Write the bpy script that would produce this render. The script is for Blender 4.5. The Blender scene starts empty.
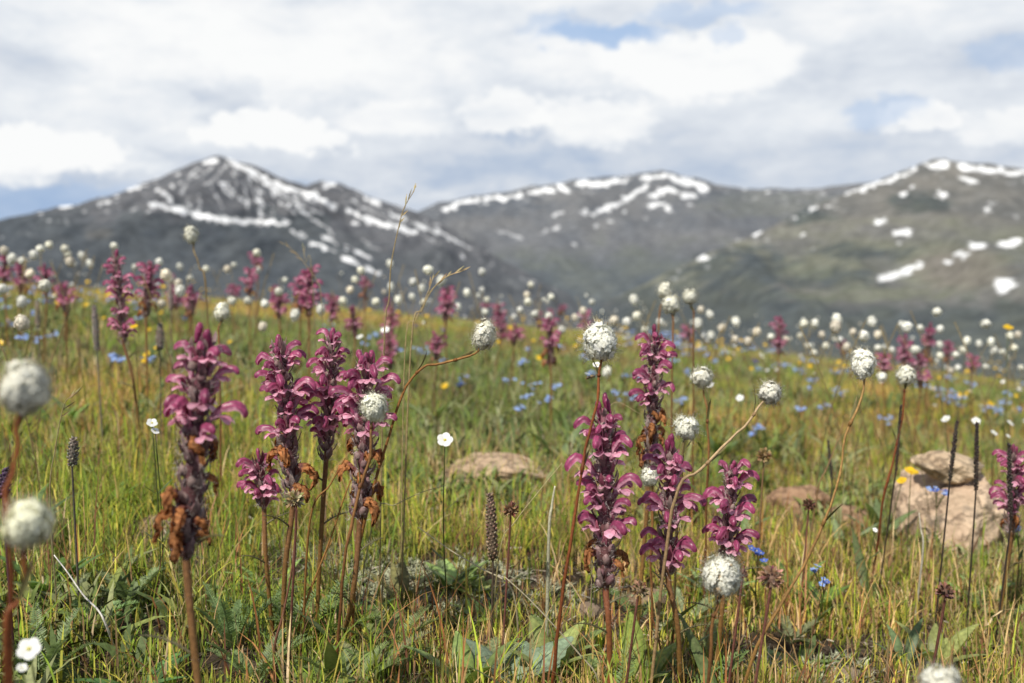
import bpy, math, random
import numpy as np
from mathutils import Vector, Matrix, Quaternion

random.seed(11); rng = np.random.default_rng(11)
sc = bpy.context.scene
COL = sc.collection
R = math.radians

# ------------------------------------------------------------------ camera and terrain
F = 995.0; W, H = 1024, 683
CAMH = 0.42
HORIZON_V = 260.0
PITCH = math.atan((341.5 - HORIZON_V) / F)
CP, SP = math.cos(PITCH), math.sin(PITCH)
CAM = np.array([0, 0, CAMH])
FW = np.array([0, CP, -SP]); UP = np.array([0, SP, CP]); RT = np.array([1.0, 0, 0])

cd = bpy.data.cameras.new('camera'); cam = bpy.data.objects.new('camera', cd); COL.objects.link(cam)
cam.location = CAM; cam.rotation_euler = (math.pi / 2 - PITCH, 0, 0)
cd.sensor_width = 36; cd.lens = F * 36 / 1024
cd.clip_start = 0.02; cd.clip_end = 60000
cd.dof.use_dof = True; cd.dof.focus_distance = 0.98; cd.dof.aperture_fstop = 5.0; cd.dof.aperture_blades = 7
sc.camera = cam

def pt(u, v, d):                       # the point seen at (u, v), d metres in front
    return CAM + d * (FW + RT * (u - 512) / F + UP * (341.5 - v) / F)

def proj(P):
    q = P - CAM
    d = q @ FW
    d = np.maximum(d, 1e-3)
    return 512 + F * (q @ RT) / d, 341.5 - F * (q @ UP) / d, d

def _hash(ix, iy, s):
    n = (ix * 374761393 + iy * 668265263 + s * 1442695041) & 0xFFFFFFFF
    n = ((n ^ (n >> 13)) * 1274126177) & 0xFFFFFFFF
    return ((n ^ (n >> 16)) & 0xFFFF) / 65535.0

def vnoise(x, y, s=0):
    x = np.asarray(x, float); y = np.asarray(y, float)
    x0 = np.floor(x); y0 = np.floor(y)
    fx = x - x0; fy = y - y0
    fx = fx * fx * (3 - 2 * fx); fy = fy * fy * (3 - 2 * fy)
    ix = x0.astype(np.int64) + 10000; iy = y0.astype(np.int64) + 10000
    a = _hash(ix, iy, s); b = _hash(ix + 1, iy, s); c = _hash(ix, iy + 1, s); d = _hash(ix + 1, iy + 1, s)
    return (a * (1 - fx) + b * fx) * (1 - fy) + (c * (1 - fx) + d * fx) * fy

def fbm(x, y, o=4, s=0):
    t = 0; a = .5; n = 0
    for k in range(o):
        t = t + a * vnoise(x * 2 ** k, y * 2 ** k, s + k * 17); n += a; a *= .5
    return t / n

def gz(x, y):                           # meadow height: a convex shoulder that falls away and tilts down to the right
    x = np.asarray(x, float); y = np.asarray(y, float)
    r2 = x * x + y * y
    xs = np.clip(x, -60, 60)
    z = -0.098 * xs - 0.0028 * r2
    z = z + 0.05 * (fbm(x * 1.3 + 3, y * 1.3, 3, 5) - .5) * np.clip(np.sqrt(r2) / 1.2, 0.2, 1.0) + 0.02 * (fbm(x * 7, y * 7, 2, 9) - .5)
    return z

def gp(x, y): return np.array([x, y, float(gz(x, y))])

def ground_at(u, v):                    # where the view ray meets the meadow
    dr = FW + RT * (u - 512) / F + UP * (341.5 - v) / F
    t = .3
    for i in range(4000):
        p = CAM + dr * t
        if p[2] <= float(gz(p[0], p[1])): return p
        t *= 1.004
    return p

def base_under(u, d):
    p = pt(u, 341.5, d); return gp(p[0], p[1])

# ------------------------------------------------------------------ node helpers and materials
def mat(name):
    m = bpy.data.materials.new(name); m.use_nodes = True
    nt = m.node_tree; nt.nodes.clear()
    return m, nt, nt.nodes, nt.links

def add(ns, t, **kw):
    n = ns.new(t)
    for k, v in kw.items(): setattr(n, k, v)
    return n

def leafy(name, rough=.5, trans=.35, spec=.3, noise_scale=300., noise_amt=.35, bump=0., ttint=(1.1, 1.15, .6), sheen=0.):
    m, nt, ns, ln = mat(name)
    out = add(ns, 'ShaderNodeOutputMaterial')
    at = add(ns, 'ShaderNodeAttribute', attribute_name='Col')
    tc = add(ns, 'ShaderNodeTexCoord')
    nz = add(ns, 'ShaderNodeTexNoise'); nz.inputs['Scale'].default_value = noise_scale; nz.inputs['Detail'].default_value = 3
    ln.new(tc.outputs['Object'], nz.inputs['Vector'])
    mr = add(ns, 'ShaderNodeMapRange'); mr.inputs['From Min'].default_value = .3; mr.inputs['From Max'].default_value = .7
    mr.inputs['To Min'].default_value = 1 - noise_amt; mr.inputs['To Max'].default_value = 1 + noise_amt
    ln.new(nz.outputs['Fac'], mr.inputs['Value'])
    oi = add(ns, 'ShaderNodeObjectInfo')
    mo = add(ns, 'ShaderNodeMapRange'); mo.inputs['To Min'].default_value = .86; mo.inputs['To Max'].default_value = 1.14
    ln.new(oi.outputs['Random'], mo.inputs['Value'])
    mm = add(ns, 'ShaderNodeMath', operation='MULTIPLY'); ln.new(mr.outputs[0], mm.inputs[0]); ln.new(mo.outputs[0], mm.inputs[1])
    vm = add(ns, 'ShaderNodeVectorMath', operation='SCALE')
    ln.new(at.outputs['Color'], vm.inputs[0]); ln.new(mm.outputs[0], vm.inputs['Scale'])
    bs = add(ns, 'ShaderNodeBsdfPrincipled')
    bs.inputs['Roughness'].default_value = rough; bs.inputs['Specular IOR Level'].default_value = spec
    if sheen: bs.inputs['Sheen Weight'].default_value = sheen
    ln.new(vm.outputs[0], bs.inputs['Base Color'])
    if bump:
        b = add(ns, 'ShaderNodeBump'); b.inputs['Strength'].default_value = bump; b.inputs['Distance'].default_value = .001
        ln.new(nz.outputs['Fac'], b.inputs['Height']); ln.new(b.outputs[0], bs.inputs['Normal'])
    if trans:
        tm = add(ns, 'ShaderNodeVectorMath', operation='MULTIPLY'); tm.inputs[1].default_value = ttint
        ln.new(vm.outputs[0], tm.inputs[0])
        tr = add(ns, 'ShaderNodeBsdfTranslucent'); ln.new(tm.outputs[0], tr.inputs['Color'])
        mx = add(ns, 'ShaderNodeMixShader'); mx.inputs[0].default_value = trans
        ln.new(bs.outputs[0], mx.inputs[1]); ln.new(tr.outputs[0], mx.inputs[2]); ln.new(mx.outputs[0], out.inputs[0])
    else:
        ln.new(bs.outputs[0], out.inputs[0])
    return m

M = {}
M['grass'] = leafy('grass_blades', .42, .42, .35, 60, .25, ttint=(1.25, 1.3, .5))
M['leaf'] = leafy('green_leaf', .48, .3, .35, 220, .3, .25)
M['wool'] = leafy('woolly_leaf', .8, .15, .1, 500, .3, .3, (1, 1, .9))
M['petal'] = leafy('rose_petal', .36, .30, .5, 420, .3, .3, (1.5, .95, 1.15))
M['withered'] = leafy('withered_petal', .6, .4, .2, 500, .45, .4, (1.3, .9, .5))
M['stem'] = leafy('stem', .55, .08, .25, 350, .3, .3, (1, .8, .5))
M['white'] = leafy('white_floret', .6, .2, .2, 700, .05, 0, (1.04, 1.02, .94))
M['blue'] = leafy('blue_petal', .5, .3, .2, 500, .12, 0, (.9, .95, 1.1))
M['yellow'] = leafy('yellow_petal', .35, .3, .4, 400, .1, 0, (1.1, 1, .5))
M['dry'] = leafy('dry_straw', .6, .2, .2, 400, .3, .2, (1.1, 1, .7))
M['insect'] = leafy('insect_body', .45, 0, .4, 2000, .3)

def wing_mat():
    m, nt, ns, ln = mat('insect_wing')
    out = add(ns, 'ShaderNodeOutputMaterial'); bs = add(ns, 'ShaderNodeBsdfPrincipled')
    bs.inputs['Base Color'].default_value = (.6, .6, .55, 1); bs.inputs['Roughness'].default_value = .25; bs.inputs['Alpha'].default_value = .45
    ln.new(bs.outputs[0], out.inputs[0]); return m
M['wing'] = wing_mat()

def rock_mat():
    m, nt, ns, ln = mat('sandstone_rock')
    out = add(ns, 'ShaderNodeOutputMaterial'); bs = add(ns, 'ShaderNodeBsdfPrincipled'); bs.inputs['Roughness'].default_value = .9
    bs.inputs['Specular IOR Level'].default_value = .15
    tc = add(ns, 'ShaderNodeTexCoord')
    at = add(ns, 'ShaderNodeAttribute', attribute_name='Col')
    n1 = add(ns, 'ShaderNodeTexNoise'); n1.inputs['Scale'].default_value = 14; n1.inputs['Detail'].default_value = 8; n1.inputs['Roughness'].default_value = .65
    n2 = add(ns, 'ShaderNodeTexNoise'); n2.inputs['Scale'].default_value = 90; n2.inputs['Detail'].default_value = 5
    n3 = add(ns, 'ShaderNodeTexNoise'); n3.inputs['Scale'].default_value = 30; n3.inputs['Detail'].default_value = 6
    vo = add(ns, 'ShaderNodeTexVoronoi', feature='DISTANCE_TO_EDGE'); vo.inputs['Scale'].default_value = 11
    for n in (n1, n2, n3): ln.new(tc.outputs['Object'], n.inputs['Vector'])
    dv = add(ns, 'ShaderNodeVectorMath', operation='ADD'); sv = add(ns, 'ShaderNodeVectorMath', operation='SCALE'); sv.inputs['Scale'].default_value = .14
    ln.new(n1.outputs['Color'], sv.inputs[0]); ln.new(tc.outputs['Object'], dv.inputs[0]); ln.new(sv.outputs[0], dv.inputs[1])
    ln.new(dv.outputs[0], vo.inputs['Vector'])
    cr = add(ns, 'ShaderNodeValToRGB'); e = cr.color_ramp.elements
    e[0].position = .3; e[0].color = (.6, .5, .42, 1); e[1].position = .72; e[1].color = (1.25, 1.15, 1.0, 1)
    x = e.new(.5); x.color = (1.0, .9, .78, 1)
    ln.new(n1.outputs['Fac'], cr.inputs[0])
    mu = add(ns, 'ShaderNodeVectorMath', operation='MULTIPLY'); ln.new(at.outputs['Color'], mu.inputs[0]); ln.new(cr.outputs[0], mu.inputs[1])
    li = add(ns, 'ShaderNodeValToRGB'); li.color_ramp.elements[0].position = .56; li.color_ramp.elements[1].position = .68
    ln.new(n3.outputs['Fac'], li.inputs[0])
    mx = add(ns, 'ShaderNodeMix', data_type='RGBA'); mx.inputs[7].default_value = (.09, .085, .075, 1)
    ls = add(ns, 'ShaderNodeMath', operation='MULTIPLY'); ls.inputs[1].default_value = .55; ln.new(li.outputs[0], ls.inputs[0])
    ln.new(ls.outputs[0], mx.inputs[0]); ln.new(mu.outputs[0], mx.inputs[6])
    ck2 = add(ns, 'ShaderNodeMapRange'); ck2.inputs['From Max'].default_value = .035; ck2.inputs['To Min'].default_value = .72; ln.new(vo.outputs['Distance'], ck2.inputs['Value'])
    sc2 = add(ns, 'ShaderNodeVectorMath', operation='SCALE'); ln.new(mx.outputs[2], sc2.inputs[0]); ln.new(ck2.outputs[0], sc2.inputs['Scale']); ln.new(sc2.outputs[0], bs.inputs['Base Color'])
    ck = add(ns, 'ShaderNodeMapRange'); ck.inputs['From Max'].default_value = .05; ln.new(vo.outputs['Distance'], ck.inputs['Value'])
    ad = add(ns, 'ShaderNodeMath', operation='MULTIPLY_ADD'); ad.inputs[1].default_value = .5
    ln.new(ck.outputs[0], ad.inputs[0]); ln.new(n2.outputs['Fac'], ad.inputs[2])
    ad2 = add(ns, 'ShaderNodeMath', operation='ADD'); ln.new(ad.outputs[0], ad2.inputs[0]); ln.new(n1.outputs['Fac'], ad2.inputs[1])
    b = add(ns, 'ShaderNodeBump'); b.inputs['Strength'].default_value = .8; b.inputs['Distance'].default_value = .006
    ln.new(ad2.outputs[0], b.inputs['Height']); ln.new(b.outputs[0], bs.inputs['Normal']); ln.new(bs.outputs[0], out.inputs[0])
    return m
M['rock'] = rock_mat()

def soil_mat():
    m, nt, ns, ln = mat('meadow_soil')
    out = add(ns, 'ShaderNodeOutputMaterial'); bs = add(ns, 'ShaderNodeBsdfPrincipled'); bs.inputs['Roughness'].default_value = .95
    bs.inputs['Specular IOR Level'].default_value = .1
    at = add(ns, 'ShaderNodeAttribute', attribute_name='Col')
    tc = add(ns, 'ShaderNodeTexCoord')
    n1 = add(ns, 'ShaderNodeTexNoise'); n1.inputs['Scale'].default_value = 55; n1.inputs['Detail'].default_value = 8; n1.inputs['Roughness'].default_value = .7
    n2 = add(ns, 'ShaderNodeTexNoise'); n2.inputs['Scale'].default_value = 5; n2.inputs['Detail'].default_value = 5
    ln.new(tc.outputs['Object'], n1.inputs['Vector']); ln.new(tc.outputs['Object'], n2.inputs['Vector'])
    cr = add(ns, 'ShaderNodeValToRGB'); e = cr.color_ramp.elements
    e[0].position = .3; e[0].color = (.3, .28, .26, 1); e[1].position = .7; e[1].color = (1.6, 1.5, 1.4, 1)
    ln.new(n1.outputs['Fac'], cr.inputs[0])
    mu = add(ns, 'ShaderNodeVectorMath', operation='MULTIPLY'); ln.new(at.outputs['Color'], mu.inputs[0]); ln.new(cr.outputs[0], mu.inputs[1])
    cr2 = add(ns, 'ShaderNodeMapRange'); cr2.inputs['From Min'].default_value = .3; cr2.inputs['From Max'].default_value = .7
    cr2.inputs['To Min'].default_value = .65; cr2.inputs['To Max'].default_value = 1.3; ln.new(n2.outputs['Fac'], cr2.inputs['Value'])
    s = add(ns, 'ShaderNodeVectorMath', operation='SCALE'); ln.new(mu.outputs[0], s.inputs[0]); ln.new(cr2.outputs[0], s.inputs['Scale'])
    ln.new(s.outputs[0], bs.inputs['Base Color'])
    b = add(ns, 'ShaderNodeBump'); b.inputs['Strength'].default_value = .9; b.inputs['Distance'].default_value = .012
    ln.new(n1.outputs['Fac'], b.inputs['Height']); ln.new(b.outputs[0], bs.inputs['Normal']); ln.new(bs.outputs[0], out.inputs[0])
    return m
M['soil'] = soil_mat()

def mountain_mat():
    m, nt, ns, ln = mat('mountain_slope')
    out = add(ns, 'ShaderNodeOutputMaterial'); bs = add(ns, 'ShaderNodeBsdfPrincipled'); bs.inputs['Roughness'].default_value = .95
    bs.inputs['Specular IOR Level'].default_value = .05
    at = add(ns, 'ShaderNodeAttribute', attribute_name='Col')
    tc = add(ns, 'ShaderNodeTexCoord')
    n1 = add(ns, 'ShaderNodeTexNoise'); n1.inputs['Scale'].default_value = .02; n1.inputs['Detail'].default_value = 8; n1.inputs['Roughness'].default_value = .6
    ln.new(tc.outputs['Object'], n1.inputs['Vector'])
    mr = add(ns, 'ShaderNodeMapRange'); mr.inputs['From Min'].default_value = .3; mr.inputs['From Max'].default_value = .7
    mr.inputs['To Min'].default_value = .72; mr.inputs['To Max'].default_value = 1.28; ln.new(n1.outputs['Fac'], mr.inputs['Value'])
    s = add(ns, 'ShaderNodeVectorMath', operation='SCALE'); ln.new(at.outputs['Color'], s.inputs[0]); ln.new(mr.outputs[0], s.inputs['Scale'])
    ln.new(s.outputs[0], bs.inputs['Base Color'])
    b = add(ns, 'ShaderNodeBump'); b.inputs['Strength'].default_value = .5; b.inputs['Distance'].default_value = 25
    ln.new(n1.outputs['Fac'], b.inputs['Height']); ln.new(b.outputs[0], bs.inputs['Normal']); ln.new(bs.outputs[0], out.inputs[0])
    return m
M['mountain'] = mountain_mat()

# ------------------------------------------------------------------ mesh helpers
def unit(v):
    v = np.asarray(v, float); n = np.linalg.norm(v); return v / n if n > 1e-12 else np.array([0, 0, 1.])

def raw_mesh(name, verts, faces_flat, starts, totals, cols, m, smooth=True):
    me = bpy.data.meshes.new(name)
    me.vertices.add(len(verts)); me.vertices.foreach_set('co', np.ascontiguousarray(verts, dtype=np.float32).ravel())
    me.loops.add(len(faces_flat)); me.loops.foreach_set('vertex_index', np.ascontiguousarray(faces_flat, dtype=np.int32))
    me.polygons.add(len(starts)); me.polygons.foreach_set('loop_start', np.ascontiguousarray(starts, dtype=np.int32))
    me.polygons.foreach_set('loop_total', np.ascontiguousarray(totals, dtype=np.int32))
    me.polygons.foreach_set('use_smooth', np.full(len(starts), smooth, dtype=bool))
    me.update(calc_edges=True)
    a = me.color_attributes.new('Col', 'FLOAT_COLOR', 'POINT')
    c = np.ones((len(verts), 4), np.float32); c[:, :3] = cols
    a.data.foreach_set('color', c.ravel())
    me.materials.append(m)
    me.validate()
    return me

def set_normals(me, N):
    N = N / (np.linalg.norm(N, axis=1, keepdims=True) + 1e-9)
    a = me.attributes.new('custom_normal', 'FLOAT_VECTOR', 'POINT'); a.data.foreach_set('vector', np.ascontiguousarray(N, dtype=np.float32).ravel())

class MB:
    def __init__(s): s.v = []; s.f = []; s.c = []
    def vert(s, p, c): s.v.append(tuple(p)); s.c.append(tuple(c)); return len(s.v) - 1
    def tube(s, pts, rad, sides, c0, c1=None, cap=True, flat=1.0, shade=None, ref=None):
        pts = [np.asarray(p, float) for p in pts]; n = len(pts)
        c0 = np.asarray(c0, float); c1 = c0 if c1 is None else np.asarray(c1, float)
        rings = []; prev = None
        for i in range(n):
            t = unit(pts[min(i + 1, n - 1)] - pts[max(i - 1, 0)])
            if prev is None:
                a = np.asarray(ref, float) if ref is not None else (np.array([0, 1., 0]) if abs(t[1]) < .9 else np.array([1., 0, 0]))
            else: a = prev
            a = unit(a - t * (a @ t)); prev = a; b = np.cross(t, a)
            r = rad[i] if hasattr(rad, '__len__') else rad
            ring = []
            for k in range(sides):
                th = 2 * math.pi * k / sides
                off = a * math.cos(th) * r * flat + b * math.sin(th) * r
                f = i / max(1, n - 1)
                c = c0 * (1 - f) + c1 * f
                if shade: c = shade(c, th, f)
                ring.append(s.vert(pts[i] + off, c))
            rings.append(ring)
        for i in range(n - 1):
            for k in range(sides):
                k2 = (k + 1) % sides
                s.f.append((rings[i][k], rings[i][k2], rings[i + 1][k2], rings[i + 1][k]))
        if cap and sides > 2:
            s.f.append(tuple(rings[-1])); s.f.append(tuple(reversed(rings[0])))
    def leaf(s, pts, widths, side, c0, c1=None, fold=.2, lobes=None, midc=None, nrm=None):
        pts = [np.asarray(p, float) for p in pts]; n = len(pts)
        c0 = np.asarray(c0, float); c1 = c0 if c1 is None else np.asarray(c1, float)
        side = np.asarray(side, float); rows = []
        for i in range(n):
            t = unit(pts[min(i + 1, n - 1)] - pts[max(i - 1, 0)])
            sd = unit(side - t * (side @ t)); nn = np.cross(sd, t) if nrm is None else unit(nrm)
            f = i / (n - 1); c = c0 * (1 - f) + c1 * f
            w = widths[i] * (lobes(i) if lobes else 1)
            l = s.vert(pts[i] - sd * w + nn * w * fold, c); m_ = s.vert(pts[i], c if midc is None else midc); r = s.vert(pts[i] + sd * w + nn * w * fold, c)
            rows.append((l, m_, r))
        for i in range(n - 1):
            a, b = rows[i], rows[i + 1]
            s.f.append((a[0], a[1], b[1], b[0])); s.f.append((a[1], a[2], b[2], b[1]))
    def blade(s, a, b, w, c, side=None):
        a = np.asarray(a, float); b = np.asarray(b, float)
        if side is None: side = np.cross(b - a, rng.normal(size=3))
        sd = unit(side) * w
        i = s.vert(a - sd, c); j = s.vert(a + sd, c); k = s.vert(b, c); s.f.append((i, j, k))
    def blob(s, cen, rx, ry, rz, c, n=7, m_=10, jit=0., cfun=None):
        cen = np.asarray(cen, float); c = np.asarray(c, float); rows = []
        for i in range(n + 1):
            ph = math.pi * i / n; row = []
            for k in range(m_ if 0 < i < n else 1):
                th = 2 * math.pi * k / m_
                q = np.array([math.sin(ph) * math.cos(th), math.sin(ph) * math.sin(th), math.cos(ph)])
                j = 1 + jit * (rng.random() - .5)
                row.append(s.vert(cen + q * np.array([rx, ry, rz]) * j, c if cfun is None else cfun(q)))
            rows.append(row)
        for i in range(n):
            a, b = rows[i], rows[i + 1]
            for k in range(m_):
                k2 = (k + 1) % m_
                if len(a) == 1: s.f.append((a[0], b[k], b[k2]))
                elif len(b) == 1: s.f.append((a[k2], a[k], b[0]))
                else: s.f.append((a[k], b[k], b[k2], a[k2]))
    def merge(s, me_v, me_f, me_c, M4):
        o = len(s.v); A = np.array(M4); P = np.asarray(me_v) @ A[:3, :3].T + A[:3, 3]
        s.v.extend(map(tuple, P)); s.c.extend(me_c); s.f.extend(tuple(i + o for i in f) for f in me_f)
    def mesh(s, name, m, smooth=True):
        flat = [i for f in s.f for i in f]; tot = np.array([len(f) for f in s.f]); st = np.concatenate(([0], np.cumsum(tot)[:-1]))
        return raw_mesh(name, np.array(s.v), flat, st, tot, np.array(s.c)[:, :3], m, smooth)

def obj(name, me, parent=None, loc=None, matrix=None, label=None, cat=None, group=None, kind=None):
    o = bpy.data.objects.new(name, me); COL.objects.link(o)
    if parent is not None: o.parent = parent
    if matrix is not None: o.matrix_basis = matrix
    elif loc is not None: o.location = loc
    if label: o['label'] = label
    if cat: o['category'] = cat
    if group: o['group'] = group
    if kind: o['kind'] = kind
    return o

def thing(name, label, cat, loc, group=None, rz=0.):
    o = obj(name, None, None, loc, None, label, cat, group); o.rotation_euler = (0, 0, rz); o.empty_display_size = .02
    return o

def frame(pos, xaxis, zhint, scale=1.):
    x = unit(xaxis); z = np.asarray(zhint, float); z = unit(z - x * (z @ x)); y = np.cross(z, x)
    m = Matrix.Identity(4)
    for i in range(3): m[i][0] = x[i] * scale; m[i][1] = y[i] * scale; m[i][2] = z[i] * scale; m[i][3] = pos[i]
    return m

def curve(ctrl, n=14):                  # Catmull-Rom through the given points
    P = [np.asarray(p, float) for p in ctrl]
    P = [2 * P[0] - P[1]] + P + [2 * P[-1] - P[-2]]
    out = []; seg = len(P) - 3
    for i in range(n):
        t = i / (n - 1) * seg; k = min(int(t), seg - 1); f = t - k
        a, b, c, d = P[k:k + 4]
        out.append(.5 * ((2 * b) + (c - a) * f + (2 * a - 5 * b + 4 * c - d) * f * f + (3 * b - a - 3 * c + d) * f ** 3))
    return out

def vary(c, a=.15): return np.clip(np.asarray(c, float) * (1 + a * (rng.random(3) - .5) * .6 + a * (rng.random() - .5) * 1.6), 0, 1)

# ------------------------------------------------------------------ sky, sun
SUN = unit([-0.36, -0.56, 0.80])
elev = math.asin(SUN[2]); azim = math.atan2(SUN[0], SUN[1])
w = bpy.data.worlds.new('World'); sc.world = w; w.use_nodes = True
nt = w.node_tree; ns = nt.nodes; ln = nt.links; ns.clear()
def mth(op, a, b=None, c=None, clamp=False):
    n = ns.new('ShaderNodeMath'); n.operation = op; n.use_clamp = clamp
    for i, q in enumerate((a, b, c)):
        if q is None: continue
        if isinstance(q, (int, float)): n.inputs[i].default_value = q
        else: ln.new(q, n.inputs[i])
    return n.outputs[0]
def rng_node(v, a, b, c, d, smooth=True):
    n = ns.new('ShaderNodeMapRange'); n.interpolation_type = 'SMOOTHSTEP' if smooth else 'LINEAR'
    ln.new(v, n.inputs['Value'])
    for k, q in zip(('From Min', 'From Max', 'To Min', 'To Max'), (a, b, c, d)): n.inputs[k].default_value = q
    return n.outputs[0]
sky = add(ns, 'ShaderNodeTexSky', sky_type='NISHITA'); sky.sun_disc = False; sky.sun_elevation = elev; sky.sun_rotation = azim; sky.altitude = 2700
tc = add(ns, 'ShaderNodeTexCoord'); sx = add(ns, 'ShaderNodeSeparateXYZ'); ln.new(tc.outputs['Generated'], sx.inputs[0])
az = mth('ARCTAN2', sx.outputs[0], sx.outputs[1])
hyp = mth('SQRT', mth('ADD', mth('MULTIPLY', sx.outputs[0], sx.outputs[0]), mth('MULTIPLY', sx.outputs[1], sx.outputs[1])))
el = mth('ARCTAN2', sx.outputs[2], hyp)
def noise(scale, stretch, detail, rough=.55, off=(0, 0, 0), dist=0.):
    mp = add(ns, 'ShaderNodeMapping'); mp.inputs['Scale'].default_value = (scale, scale, scale * stretch); mp.inputs['Location'].default_value = off
    ln.new(tc.outputs['Generated'], mp.inputs[0])
    n = add(ns, 'ShaderNodeTexNoise'); n.inputs['Scale'].default_value = 1; n.inputs['Detail'].default_value = detail; n.inputs['Roughness'].default_value = rough
    n.inputs['Distortion'].default_value = dist
    ln.new(mp.outputs[0], n.inputs['Vector']); return n.outputs['Fac'], n.outputs['Color']
nA, _ = noise(4.5, 3.2, 7, .55, (1.3, .4, 2.2), .3)
nB, _ = noise(13, 2.6, 8, .6, (5.1, 2.4, .2), .2)
nC, nCc = noise(24, 1.6, 9, .66, (2.1, 7.4, 3.2))
sp = add(ns, 'ShaderNodeSeparateXYZ'); ln.new(nCc, sp.inputs[0])
azd = mth('ADD', az, mth('MULTIPLY', mth('SUBTRACT', sp.outputs[0], .5), .085))
eld = mth('ADD', el, mth('MULTIPLY', mth('SUBTRACT', sp.outputs[1], .5), .055))
def blob_mask(u, v, ru, rv, soft=.9):
    d = unit(FW + RT * (u - 512) / F + UP * (341.5 - v) / F)
    a0 = math.atan2(d[0], d[1]); e0 = math.asin(d[2])
    x = mth('MULTIPLY', mth('SUBTRACT', azd, a0), F / ru); y = mth('MULTIPLY', mth('SUBTRACT', eld, e0), F / rv)
    r2 = mth('ADD', mth('MULTIPLY', x, x), mth('MULTIPLY', y, y))
    return rng_node(r2, 1.0 - soft * .6, 1.0 + soft * .6, 1.0, 0.0)
b = mth('ADD', mth('MULTIPLY', mth('SUBTRACT', nA, .5), .85), mth('MULTIPLY', mth('SUBTRACT', nB, .5), .75))
b = mth('ADD', b, rng_node(el, .0, .14, .42, .73))
for (u, v, ru, rv, amp, so) in [
        (8, 152, 52, 26, .42, .5), (60, 152, 62, 18, .34, .6), (110, 160, 50, 14, .2, .9), (272, 128, 52, 17, .42, .5), (235, 135, 40, 12, .3, .6), (310, 143, 45, 11, .3, .7),
        (505, 112, 44, 20, .3, .7), (590, 122, 66, 24, .32, .8), (395, 118, 60, 16, .2, .9), (700, 62, 95, 30, .34, .7), (925, 117, 34, 11, .34, .7), (995, 128, 40, 14, .22, .9),
        (250, 40, 190, 40, .22, 1.4), (560, 55, 60, 30, .2, 1.0), (430, 85, 60, 20, .12, 1.2),
        (90, 82, 110, 36, -.14, 1.4), (228, 100, 30, 20, -.25, 1.0), (330, 172, 220, 18, -.2, 1.4), (60, 200, 120, 24, -.34, 1.2), (470, 160, 130, 22, -.16, 1.3),
        (525, 136, 40, 6, -.25, .9), (800, 150, 220, 34, -.06, 1.4), (880, 70, 90, 30, -.12, 1.4), (640, 165, 120, 20, -.08, 1.4)]:
    b = mth('ADD', b, mth('MULTIPLY', blob_mask(u, v, ru, rv, so if amp > 0 else so + .3), amp * (.9 if amp > 0 else .72)))
cr = add(ns, 'ShaderNodeValToRGB'); ln.new(b, cr.inputs[0]); e = cr.color_ramp.elements
def s2l(c): return tuple(((x / 255 + .055) / 1.055) ** 2.4 if x > 10 else x / 255 / 12.92 for x in c) + (1,)
e[0].position = 0; e[0].color = s2l((142, 162, 194)); e[1].position = 1; e[1].color = s2l((251, 252, 252))
for p, c in ((.24, (166, 185, 212)), (.42, (193, 205, 222)), (.58, (213, 220, 230)), (.74, (230, 235, 241)), (.88, (244, 246, 248))):
    x = e.new(p); x.color = s2l(c)
gap = None
for (u, v, ru, rv, amp) in [(603, 34, 60, 12, .8), (560, 24, 40, 9, .4), (705, 12, 60, 10, .45), (728, 38, 20, 9, .4), (1004, 54, 34, 14, .35), (882, 112, 36, 12, .45), (40, 200, 110, 16, .35)]:
    g = mth('MULTIPLY', blob_mask(u, v, ru, rv, 1.1), amp); gap = g if gap is None else mth('MAXIMUM', gap, g)
high = mth('MULTIPLY', mth('MAXIMUM', rng_node(el, .32, .6, 0, 1), rng_node(sx.outputs[1], .45, .0, 0, 1)), rng_node(nA, .44, .60, 1.0, .15))     # unseen broken cloud and open blue overhead and behind, shaped to cut ambient fill
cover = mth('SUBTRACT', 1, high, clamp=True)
gapc = add(ns, 'ShaderNodeMix', data_type='RGBA'); gapc.inputs[7].default_value = s2l((158, 190, 230)); ln.new(gap, gapc.inputs[0]); ln.new(cr.outputs[0], gapc.inputs[6])
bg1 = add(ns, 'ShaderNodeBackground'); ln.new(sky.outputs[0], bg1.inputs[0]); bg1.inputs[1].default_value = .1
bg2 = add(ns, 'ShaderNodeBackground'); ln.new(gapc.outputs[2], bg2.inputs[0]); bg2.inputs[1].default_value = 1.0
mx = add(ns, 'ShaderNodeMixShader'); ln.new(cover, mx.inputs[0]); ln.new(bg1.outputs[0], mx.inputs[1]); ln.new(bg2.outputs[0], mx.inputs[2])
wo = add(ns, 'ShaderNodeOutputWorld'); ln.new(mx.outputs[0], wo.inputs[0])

sl = bpy.data.lights.new('sun', 'SUN'); so = bpy.data.objects.new('sun', sl); COL.objects.link(so)
sl.energy = 5.0; sl.angle = R(.5); sl.color = (1, .94, .82)
so.rotation_euler = Vector(-SUN).to_track_quat('-Z', 'Y').to_euler()
so.location = (-5, -4, 12)
sc.view_settings.view_transform = 'Standard'; sc.view_settings.look = 'None'; sc.view_settings.exposure = 0; sc.view_settings.gamma = 1
sc.cycles.max_bounces = 8; sc.cycles.transmission_bounces = 6; sc.cycles.transparent_max_bounces = 8
sc.cycles.use_denoising = True

# ------------------------------------------------------------------ mountains
def grid_faces(nr, nc):
    i = np.arange((nr - 1) * (nc - 1)); r = i // (nc - 1); c = i % (nc - 1); a = r * nc + c
    f = np.stack([a, a + 1, a + nc + 1, a + nc], 1)
    return f.ravel(), np.arange(len(f)) * 4, np.full(len(f), 4)

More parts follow.
